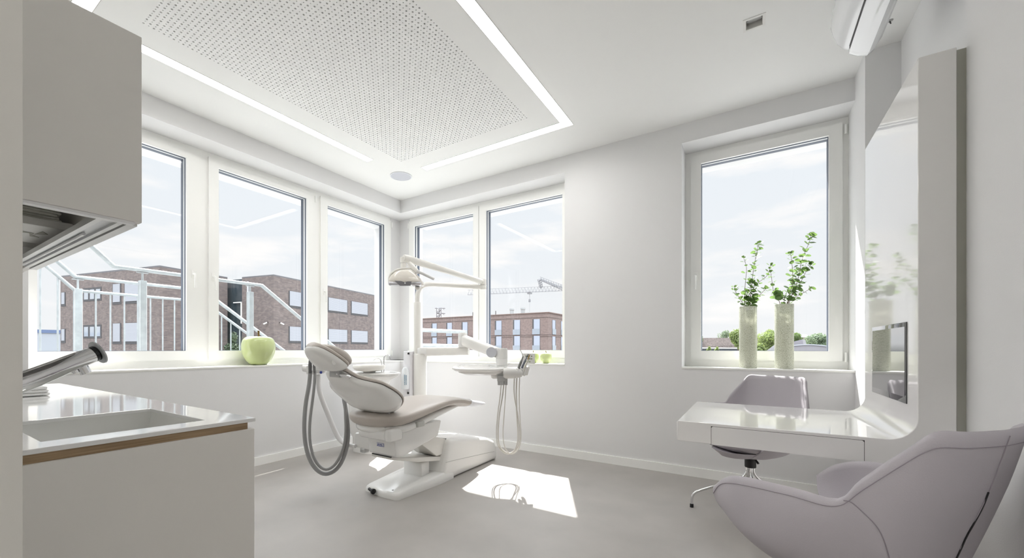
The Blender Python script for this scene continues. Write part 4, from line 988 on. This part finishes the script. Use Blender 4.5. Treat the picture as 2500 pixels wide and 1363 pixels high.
for s, e_, n_, dx in ((.55, e2, n2, 1), (.55, e1, n1, 1)):
    t = thing('security_camera', 'small white security camera on the '+('shaded' if e_ is e2 else 'window')+' side of the brown brick wing corner', 'security camera', tuple(CB+e_*s+n_*.1+Vector((0,0,2.95))))
    p = CB+e_*s; 
    part('camera_arm', MB().tube([p+Vector((0,0,3.05)), p+n_*.12+Vector((0,0,3.05))], .02, 8), black, t)
    part('camera_body', MB().tube([p+n_*.10+e_*.0+Vector((0,0,3.02)), p+n_*.20+e_*.25+Vector((0,0,2.90))], .05, 10), satin, t)
# grey hall left of the brick block
t = thing('warehouse', 'pale grey flat-roofed hall far left beside the brown brick block', 'building', (-75, 14, -5))
part('hall_wall', MB().box(-110, -72, -25, 24, -5, 2.9), mat('hall_cladding', (.30,.325,.36), .6), t, smooth=False)
part('roof_edge', MB().box(-110.1, -71.9, -25, 24.1, 2.9, 3.3), mat('hall_edge', (.10,.14,.24), .5), t, smooth=False)
part('street_mast', MB().tube([(-71,10.2,-5),(-71,10.2,1.8)], .06, 8), galv, t) if False else None
# red brick block in the corner window
CR = Vector((-28.308,64.008,0)); ex = Vector((-1,0,0)); ey = Vector((0,1,0))
t = building('apartment_building', 'reddish brick apartment block seen through the double corner window', None, [(-28.308,64.008),(-28.308,84),(-75,84),(-75,64.008)], -5, 7.1, brickR, cap=False)
part('cornice_band', MB().box(-75.2,-28.15,63.88,84,6.98,7.12), mat('band_red', (.17,.12,.105), .8), t, smooth=False)
q = MB()
for z in (6.22, 3.28, 2.98, .2): q.box(-75.05,-28.27,63.96,84,z,z+.05)
part('floor_band', q, mat('band_dark', (.10,.075,.07), .8), t, smooth=False)
def frwin(P_, e, n_, s0, s1, z0, z1):
    f = part('window', on_face(P_, e, n_, s0, s1, z0, z1, -.02, .03), dark_fr, t, smooth=False)
    part('blind', on_face(P_, e, n_, s0+.03, s1-.28, z0+.06, z1-.02, .03, .06), mat('curtain_blue', (.32,.35,.42), .5), f, smooth=False)
    part('balcony_rail', on_face(P_, e, n_, s0+.0, s1-.0, z0, z0+.95, .08, .10), mat('balcony_glass', (.26,.29,.33), .3), f, smooth=False)
for z in (3.38, .55):
    for s in (1.5, 5.29, 9.02, 12.7, 16.5, 20.2, 24.0, 27.7): frwin(CR, ex, Vector((0,-1,0)), s, s+1.42, z, z+2.62)
    for s in (1.64, 5.5): frwin(CR, ey, Vector((1,0,0)), s, s+1.5, z, z+2.5)
for x, lab in ((-34.6,'a'), (-36.9,'b')):
    q = part('roof_vent', MB().lathe([(.0001,0),(.38,0),(.38,.9),(.45,.95),(.45,1.25),(.0001,1.25)], (x,67,7.1), 12), galv, t)
for x in (-44.3, -35.0-4.2): part('antenna', MB().tube([(x,65,7.1),(x,65,7.9)], .07, 6), dark_fr, t)

# crane --------------------------------------------------------------
crane_m = mat('crane_grey', (.22,.225,.24), .6)
t = thing('tower_crane', 'thin lattice tower crane jib against the sky in the corner window', 'crane', (-49,99.5,-5))
def lattice(a, b, h, n, r=.06):
    a, b = Vector(a), Vector(b); q = MB(); d = (b-a)/n; up = Vector((0,0,h))
    sd = Vector((-(b-a).y, (b-a).x, 0)).normalized()*h*.5
    if abs((b-a).normalized().z) > .8: up = Vector((h,0,0)); sd = Vector((0,h*.5,0))
    for s_ in (-1, 1): q.tube([a+sd*s_, b+sd*s_], r, 5)
    q.tube([a+up, b+up], r, 5)
    for i in range(n):
        p, p2 = a+d*i, a+d*(i+1); m_ = (p+p2)/2+up
        for s_ in (-1, 1): q.tube([p+sd*s_, m_], r*.7, 4); q.tube([m_, p2+sd*s_], r*.7, 4)
        q.tube([p-sd, p+sd], r*.7, 4)
    return q
ja, jb, tw = P3(1142,720,112), P3(1460,706,112), P3(1319,712,112)
part('jib', lattice(ja, jb, 1.3, 40, .05), crane_m, t, smooth=False)
part('crane_head', lattice((tw[0],tw[1],tw[2]+1), P3(1314,683,112), .8, 4, .09), crane_m, t, smooth=False)
q = MB().tube([P3(1314,682,112), P3(1372,708,112)], .11, 5); q.tube([P3(1318,681,112), P3(1390,709,112)], .11, 5)
q2 = lattice(P3(1318,684,112), P3(1378,706,112), .9, 10, .06); q.add(q2.v, q2.f); part('stay_bars', q, crane_m, t, smooth=False)
q = MB().box(-.5,.5,-.5,.5,-.25,.25).xf(Matrix.Translation(P3(1293,716,112))); part('trolley', q, crane_m, t, smooth=False)
q = MB().tube([P3(1293,717,112), P3(1293,733,112)], .05, 4); q.tube([P3(1293,731,112), P3(1293,738,112)], .28, 6); q.tube([P3(1290.5,734.5,112), P3(1295.5,734.5,112)], .16, 5); q.tube([P3(1293,738,112), P3(1293,762,112)], .03, 4)
part('hook_block', q, crane_m, t, smooth=False)
part('mast', lattice(P3(1500,980,112), P3(1500,712,112), 1.6, 16, .1), crane_m, t, smooth=False)
t = thing('lattice_pylon', 'small dark lattice mast with two crossbars behind the red brick block', 'pylon', P3(1069,900,100))
part('pylon_mast', lattice(P3(1069,900,100), P3(1069,752,100), 1.0, 14, .11), crane_m, t, smooth=False)
q = MB().tube([P3(1062,752.5,100), P3(1087,752.5,100)], .14, 5); q.tube([P3(1067,765.5,100), P3(1087,765.5,100)], .14, 5)
for x in (1076,1083): q.tube([P3(x,753,100), P3(x+1,757,100)], .09, 4); q.tube([P3(x,766,100), P3(x+1,770,100)], .09, 4)
part('crossbars', q, crane_m, t, smooth=False)

# stair railings -------------------------------------------------------
def railing(label, X_, zt__, ymin, ya_, yb_, sup, sdn, posts, mid, balusters):
    """top rail horizontal between ya_, yb_, rising towards -y with slope sup, falling towards +y with slope sdn"""
    t = thing('steel_railing', label, 'railing', (X_, (ya_+yb_)/2, -5))
    def line(z, y0=ymin, y1=8, off=0):
        k = off*.0
        return [(X_, y0, z+(ya_-y0)*sup), (X_, ya_, z), (X_, yb_, z), (X_, y1, z-(y1-yb_)*sdn)]
    def zat(z, y): return z+(ya_-y)*sup if y < ya_ else (z if y < yb_ else z-(y-yb_)*sdn)
    if zt__: part('handrail', MB().tube(line(zt__), .0225, 14), galv, t)
    for z, r in mid: part('rail_bar', MB().tube(line(z), r, 12), galv, t)
    for y, ztp, w_ in posts:
        q = MB().rbox(X_-.03, X_+.03, y-w_, y+w_, -5, ztp, .003, 1); q.tube([(X_,y,ztp), (X_,y,zat(zt__, y)-.02)], .010, 8)
        q.rbox(X_-.01, X_+.01, y-.05, y+.05, zat(zt__, y)-.032, zat(zt__, y)-.024, .002, 1)
        part('post', q, galv, t)
    if balusters:
        zb_, ys, dz = balusters
        for y in ys: part('baluster', MB().tube([(X_, y, zat(zb_, y)), (X_, y, zat(zb_, y)-dz)], .0085, 8), galv, t)
    return t, zat
tn, _ = railing('galvanised stair railing nearest to the left casements, on two tall posts', -5.2, 1.868, -.5, 1.385, 2.845, 1.02, .715,
        [(1.612,1.758,.030),(2.70,1.768,.030)], [], None)
ys = [1.071,1.204,1.385]+[1.517+.1295*k for k in range(8)]+[2.553,2.68,2.80,2.87,2.995,3.12,3.25,3.38,3.51]
tf_, zf = railing('galvanised stair railing of the far side with thin upright bars', -6.3, 1.866, -.5, 1.345, 2.632, 1.03, .714,
        [(1.365,1.735,.034)], [(1.712,.019)], (1.70, [y for y in ys if abs(y-1.385) > .01], 1.05))
part('stringer', MB().add([(-6.30,.2,1.55),(-6.30,1.35,.79),(-6.30,1.35,.70),(-6.30,.2,1.46),(-6.33,.2,1.55),(-6.33,1.35,.79),(-6.33,1.35,.70),(-6.33,.2,1.46)], [(0,1,2,3),(7,6,5,4),(0,4,5,1),(1,5,6,2),(2,6,7,3),(3,7,4,0)]), galv, tf_, smooth=False)
part('landing', MB().box(-6.33, -5.17, 1.35, 2.68, .60, .66), galv, tf_, smooth=False)
# stair railing in the corner window: two white bars
t = thing('steel_railing', 'short white railing with two level bars outside the double corner window', 'railing', (-4.6, 5.6, -5))
a_, b_ = P3(1000,805,6.6), P3(1134,811,6.6); q = MB().tube([a_, b_], .030, 12); part('handrail', q, galv, t)
a2, b3 = P3(1000,843,6.6), P3(1140,846,6.6); part('rail_bar', MB().tube([a2, b3], .030, 12), galv, t)
for px in (1132,): 
    p = P3(px,808,6.6); part('post', MB().rbox(p[0]-.045,p[0]+.045,p[1]-.04,p[1]+.04,-5,p[2],.003,1), galv, t)

# trees, roofs, hill in the single window -----------------------------------
def foliage_mat(name, c1, c2):
    m = mat(name, c1, .7, noise=.4, nscale=2.5); nt = m.node_tree; b = nt.nodes['Principled BSDF']
    tr = nt.nodes.new('ShaderNodeBsdfTranslucent'); tr.inputs['Color'].default_value = (*c2, 1); mx = nt.nodes.new('ShaderNodeMixShader'); mx.inputs[0].default_value = .35
    o_ = nt.nodes['Material Output']; nt.links.new(b.outputs[0], mx.inputs[1]); nt.links.new(tr.outputs[0], mx.inputs[2]); nt.links.new(mx.outputs[0], o_.inputs[0]); return m
fol = [foliage_mat('foliage_light', (.17,.22,.085), (.30,.38,.10)), foliage_mat('foliage_mid', (.10,.15,.055), (.18,.26,.07)), foliage_mat('foliage_blue', (.15,.20,.13), (.22,.28,.16))]
bark = mat('bark', (.10,.075,.05), .9)
def tree(name, label, x, d, ytop, wpx, fm, seed, n=2600, blobs=10, ybot=None, group=None):
    """x, ytop, wpx measured in the photograph at distance d"""
    rnd = random.Random(seed); base = Vector(P3(x, 900, d)); base.z = -5
    top = 1.07+(849.8-ytop)/1003*d; rad = wpx/1003*d/2; zl_ = top-2.1*rad if ybot is None else 1.07+(849.8-ybot)/1003*d
    t = thing(name, label, 'tree', tuple(base), 0, group)
    part('trunk', MB().tube([base, base+Vector((0,0,(zl_+5)*.7)), Vector((base.x+rad*.1, base.y, (zl_+top)/2))], [.22, .16, .07], 8), bark, t)
    cz, hz = (zl_+top)/2, (top-zl_)/2; q = MB(); bl = []
    for k in range(blobs):
        a = rnd.uniform(0, 6.28); rr0 = rnd.uniform(.1,.62); z_ = rnd.uniform(-.65,.72); kk = rnd.uniform(.34,.5)*math.sqrt(max(.25,1-z_*z_*.6))
        bl.append((Vector((base.x+math.cos(a)*rad*rr0*(1-.3*abs(z_)), base.y+math.sin(a)*rad*rr0, cz+z_*hz)), rad*kk, hz*kk))
    s = max(.06, rad*.055)
    for k in range(n):
        c, r1, r2 = rnd.choice(bl); v_ = Vector((rnd.gauss(0,1), rnd.gauss(0,1), rnd.gauss(0,1))).normalized()*rnd.uniform(.72,1.06)
        p = c+Vector((v_.x*r1, v_.y*r1, v_.z*r2)); u = Vector((rnd.gauss(0,1), rnd.gauss(0,1), rnd.gauss(0,1))).normalized(); w_ = u.cross(v_).normalized(); ss = s*rnd.uniform(.6,1.4)
        q.add([tuple(p+u*ss), tuple(p+w_*ss*.7), tuple(p-u*ss), tuple(p-w_*ss*.7)], [(0,1,2,3)])
    part('foliage', q, fm, t, smooth=False, fixn=False)
tree('tree', 'small round tree behind the tiled roof, left part of the single window', 1767, 62, 806, 38, fol[2], 1, 2200)
tree('tree', 'pale green pointed tree rising beside the left vase', 1802, 30, 797, 40, fol[0], 2, 3600, 12, 862)
tree('tree', 'bushy bright green tree between the two vases', 1880, 34, 806, 62, fol[0], 3, 4200, 14, 862)
tree('tree', 'dark green tree just right of the right vase', 1938, 46, 813, 40, fol[1], 4, 2600, 10, 850)
tree('tree', 'broad grey green tree at the right side of the single window', 1998, 30, 816, 76, fol[2], 5, 5200, 16, 866)
tree('tree', 'tree top peeping over the roof at the far left edge of the single window', 1706, 50, 817, 22, fol[1], 6, 900)
tree('tree', 'dark leafy tree outside in front of the brown brick walls', 566, 24, 812, 46, mat('foliage_dark', (.045,.07,.04), .8, noise=.3, nscale=3), 8, 2600, 10, 900)
def bush(label, x, d, yt_, w_, seed, fm):
    rnd = random.Random(seed); c = Vector(P3(x, yt_, d)); rad = w_/1003*d/2; q = MB()
    t = thing('bush', label, 'bush', (c.x, c.y, -5)); z0 = c.z-1.6
    for k in range(1500):
        v_ = Vector((rnd.gauss(0,1), rnd.gauss(0,1), abs(rnd.gauss(0,1)))).normalized()*rnd.uniform(.8,1.05); p = Vector((c.x+v_.x*rad, c.y+v_.y*rad, z0+v_.z*1.6))
        u = Vector((rnd.gauss(0,1), rnd.gauss(0,1), rnd.gauss(0,1))).normalized(); m_ = u.cross(v_).normalized(); ss = .08
        q.add([tuple(p+u*ss), tuple(p+m_*ss*.7), tuple(p-u*ss), tuple(p-m_*ss*.7)], [(0,1,2,3)])
    part('foliage', q, fm, t, smooth=False, fixn=False); part('stem', MB().tube([(c.x,c.y,-5),(c.x,c.y,z0+.3)], .15, 6), bark, t)
bush('bright green bush in front of the tiled roof, far left of the single window', 1731, 27, 849.5, 16, 11, fol[0])
bush('yellow green bush in front of the tiled roof, beside the pale pointed tree', 1750, 27, 850, 18, 12, fol[0])
bush('bright green bush just right of the left vase', 1856, 27, 840, 30, 13, fol[0])
# tiled roof house
tile_m = mat('roof_tiles', (.085,.072,.068), .9, spec=.05, noise=.45, nscale=7)
t = thing('tiled_roof_house', 'long low house with a brown tiled roof through the single window', 'building', (0, 50, -5))
A1, A2, B1, B2 = Vector(P3(1690,825.6,50)), Vector(P3(2060,824,58)), Vector(P3(1690,849,48.2)), Vector(P3(2060,851,56.2))
off = Vector((0,14,-1.2))
part('tiled_roof', MB().add([tuple(B1),tuple(B2),tuple(A2),tuple(A1),tuple(B1-Vector((0,0,.12))),tuple(B2-Vector((0,0,.12))),tuple(A2+off),tuple(A1+off)], [(0,1,2,3),(4,5,6,7),(0,4,5,1),(3,2,6,7),(0,3,7,4),(1,5,6,2)]), tile_m, t, smooth=False)
part('white_gutter', MB().tube([B1+Vector((0,-.1,-.05)), B2+Vector((0,-.1,-.05))], .07, 6), satin, t)
part('house_wall', MB().add([(B1.x,B1.y+.5,-5),(B2.x,B2.y+.5,-5),(A2.x,A2.y+8,-5),(A1.x,A1.y+8,-5),(B1.x,B1.y+.5,B1.z-.1),(B2.x,B2.y+.5,B2.z-.1),(A2.x,A2.y+8,A2.z-.9),(A1.x,A1.y+8,A1.z-.9)], [(0,1,5,4),(1,2,6,5),(2,3,7,6),(3,0,4,7)]), mat('dark_wall', (.10,.11,.13), .8), t, smooth=False)
t = thing('gabled_roof', 'small dark roof on the skyline right of the vases', 'building', P3(1956,850,70))
a_ = Vector(P3(1944,817,70)); b_ = Vector(P3(1970,817,70)); c_ = Vector(P3(1937,824,68)); d_2 = Vector(P3(1976,824,68))
part('roof_slope', MB().add([tuple(c_),tuple(d_2),tuple(b_),tuple(a_),(c_.x,c_.y+6,c_.z),(d_2.x,d_2.y+6,d_2.z)], [(0,1,2,3),(3,2,5,4),(0,3,4),(1,5,2)]), mat('slate', (.12,.12,.14), .7), t, smooth=False)
part('gable_wall', MB().box(c_.x, d_2.x, c_.y+.3, c_.y+5.5, -5, c_.z), mat('dark_wall', (.10,.11,.13), .8), t, smooth=False)
# barrel roof in the foreground outside
pale = mat('pale_metal_roof', (.21,.205,.225), .5)
t = thing('barrel_roof_hall', 'pale barrel-vaulted metal roof low in the single window at the right', 'building', P3(1965,900,22))
cxx = Vector(P3(1972,843,22)); rr1 = 3.2; q = MB(); r0, r1_ = [], []
ring = [(cxx.x+1.95*math.cos(R(a)), cxx.z-1.0+1.0*math.sin(R(a))) for a in range(0, 181, 6)]
part('vault', MB().rings([[(x, cxx.y, z) for x, z in ring], [(x, cxx.y+5, z) for x, z in ring]]), pale, t)
part('vault_edge', MB().tube([(x, cxx.y-.02, z+.02) for x, z in ring], .035, 6), mat('edge_grey', (.25,.26,.3), .5), t)
part('hall_walls', MB().box(cxx.x-1.95, cxx.x+1.95, cxx.y+.05, cxx.y+4.95, -5, cxx.z-1.0), pale, t, smooth=False)
a_ = [P3(1914,840,24), P3(1959,829,24), P3(1962,841,24), P3(1914,852,24)]
part('roof_box', MB().add(a_+[(x+.4,y+3,z) for x,y,z in a_], [(0,1,2,3),(7,6,5,4),(0,4,5,1),(1,5,6,2),(2,6,7,3),(3,7,4,0)]), pale, t, smooth=False)
a_ = [P3(1870,858,23), P3(1896,838,23), P3(1912,842,23), P3(1912,858,23)]
part('roof_wedge', MB().add(a_+[(x+.3,y+3,z) for x,y,z in a_], [(0,1,2,3),(7,6,5,4),(0,4,5,1),(1,5,6,2),(2,6,7,3),(3,7,4,0)]), mat('pale_roof2', (.28,.28,.29), .5), t, smooth=False)
# hill
q = MB(); hv = []; rnd = random.Random(9)
for i in range(60):
    a = i/59; x = -40+a*220; hv.append((x, 300+30*math.sin(a*3), 5.2+4.0*min(1, max(0, (x-5)/40))+1.0*math.sin(a*9)+rnd.uniform(-.3,.3)))
q.rings([[ (x,y,z) for x,y,z in hv ], [ (x,y-40,-5) for x,y,z in hv ]], closed=False)
struct('hill', q, mat('hill_green', (.14,.20,.15), .9, noise=.3, nscale=.05))

# ================================================================== LIGHT, SKY, CAMERA
w = bpy.data.worlds.new('sky'); sc.world = w; w.use_nodes = True; nt = w.node_tree; bg = nt.nodes['Background']
tc = nt.nodes.new('ShaderNodeTexCoord'); sep = nt.nodes.new('ShaderNodeSeparateXYZ'); nt.links.new(tc.outputs['Generated'], sep.inputs[0])
r = nt.nodes.new('ShaderNodeValToRGB'); cr = r.color_ramp; cr.elements[0].position = 0; cr.elements[0].color = (.30,.31,.31,1); cr.elements[1].position = 1; cr.elements[1].color = (1,1,1,1)
SKY = [(0.0,(.30,.31,.31)),(.497,(.36,.37,.37)),(.503,(.96,.965,.98)),(.60,(.91,.94,.98)),(.70,(.88,.925,.98)),(1.0,(.88,.93,.98))]
cr.elements.remove(cr.elements[0]); cr.elements[0].position = 0; cr.elements[0].color = (*SKY[0][1],1)
for p_, c_ in SKY[1:]: e = cr.elements.new(p_); e.color = (*c_, 1)
mp = nt.nodes.new('ShaderNodeMath'); mp.operation = 'MULTIPLY_ADD'; mp.inputs[1].default_value = .5; mp.inputs[2].default_value = .5
nt.links.new(sep.outputs[2], mp.inputs[0]); nt.links.new(mp.outputs[0], r.inputs[0])
# thin clouds
m2 = nt.nodes.new('ShaderNodeMapping'); m2.inputs['Scale'].default_value = (1.6,1.6,7); nt.links.new(tc.outputs['Generated'], m2.inputs[0])
n = nt.nodes.new('ShaderNodeTexNoise'); n.inputs['Scale'].default_value = 2.2; n.inputs['Detail'].default_value = 8; n.inputs['Roughness'].default_value = .55; nt.links.new(m2.outputs[0], n.inputs['Vector'])
cl = nt.nodes.new('ShaderNodeValToRGB'); cl.color_ramp.elements[0].position = .50; cl.color_ramp.elements[1].position = .64; nt.links.new(n.outputs['Fac'], cl.inputs[0])
mx = nt.nodes.new('ShaderNodeMix'); mx.data_type = 'RGBA'; nt.links.new(cl.outputs[0], mx.inputs['Factor']); nt.links.new(r.outputs[0], mx.inputs[6]); mx.inputs[7].default_value = (1.06,1.04,1.03,1)
# keep clouds above the horizon
gt = nt.nodes.new('ShaderNodeMath'); gt.operation = 'GREATER_THAN'; gt.inputs[1].default_value = .02; nt.links.new(sep.outputs[2], gt.inputs[0])
ml = nt.nodes.new('ShaderNodeMath'); ml.operation = 'MULTIPLY'; nt.links.new(cl.outputs[0], ml.inputs[0]); nt.links.new(gt.outputs[0], ml.inputs[1]); nt.links.new(ml.outputs[0], mx.inputs['Factor'])
nt.links.new(mx.outputs[2], bg.inputs['Color'])
# sky boosted above the part in view, to bring more light into the room
st = nt.nodes.new('ShaderNodeMapRange'); st.inputs['From Min'].default_value = .42; st.inputs['From Max'].default_value = .62; st.inputs['To Min'].default_value = SKY_LOW; st.inputs['To Max'].default_value = SKY_HIGH
nt.links.new(sep.outputs[2], st.inputs['Value']); nt.links.new(st.outputs[0], bg.inputs['Strength'])

sd = bpy.data.lights.new('sun', 'SUN'); sd.energy = SUN; sd.angle = R(.53); sd.color = (1,.97,.93)
so = bpy.data.objects.new('sun', sd); C.objects.link(so); so.location = (-6, 12, 16)
d = Vector((-.4207*math.cos(R(53)), .9072*math.cos(R(53)), math.sin(R(53))))
so.rotation_euler = d.to_track_quat('Z', 'Y').to_euler()

cam = bpy.data.cameras.new('camera'); co = bpy.data.objects.new('camera', cam); C.objects.link(co); sc.camera = co
co.location = (0, 0, 1.07); co.rotation_euler = (R(90), 0, R(33.5))
cam.sensor_width = 36; cam.lens = 36*1003/2500; cam.shift_x = (1250-1168)/2500; cam.shift_y = (849.8-681.5)/2500; cam.clip_start = .02; cam.clip_end = 2000
sc.view_settings.view_transform = 'Standard'; sc.view_settings.look = 'None'; sc.view_settings.exposure = EXPO; sc.view_settings.gamma = 1; sc.view_settings.use_curve_mapping = False
cy_ = sc.cycles; cy_.use_denoising = True; cy_.denoiser = 'OPENIMAGEDENOISE'; cy_.max_bounces = 10; cy_.diffuse_bounces = 6; cy_.glossy_bounces = 4; cy_.transmission_bounces = 5; cy_.transparent_max_bounces = 12
cy_.caustics_reflective = False; cy_.caustics_refractive = False; cy_.sample_clamp_indirect = 6
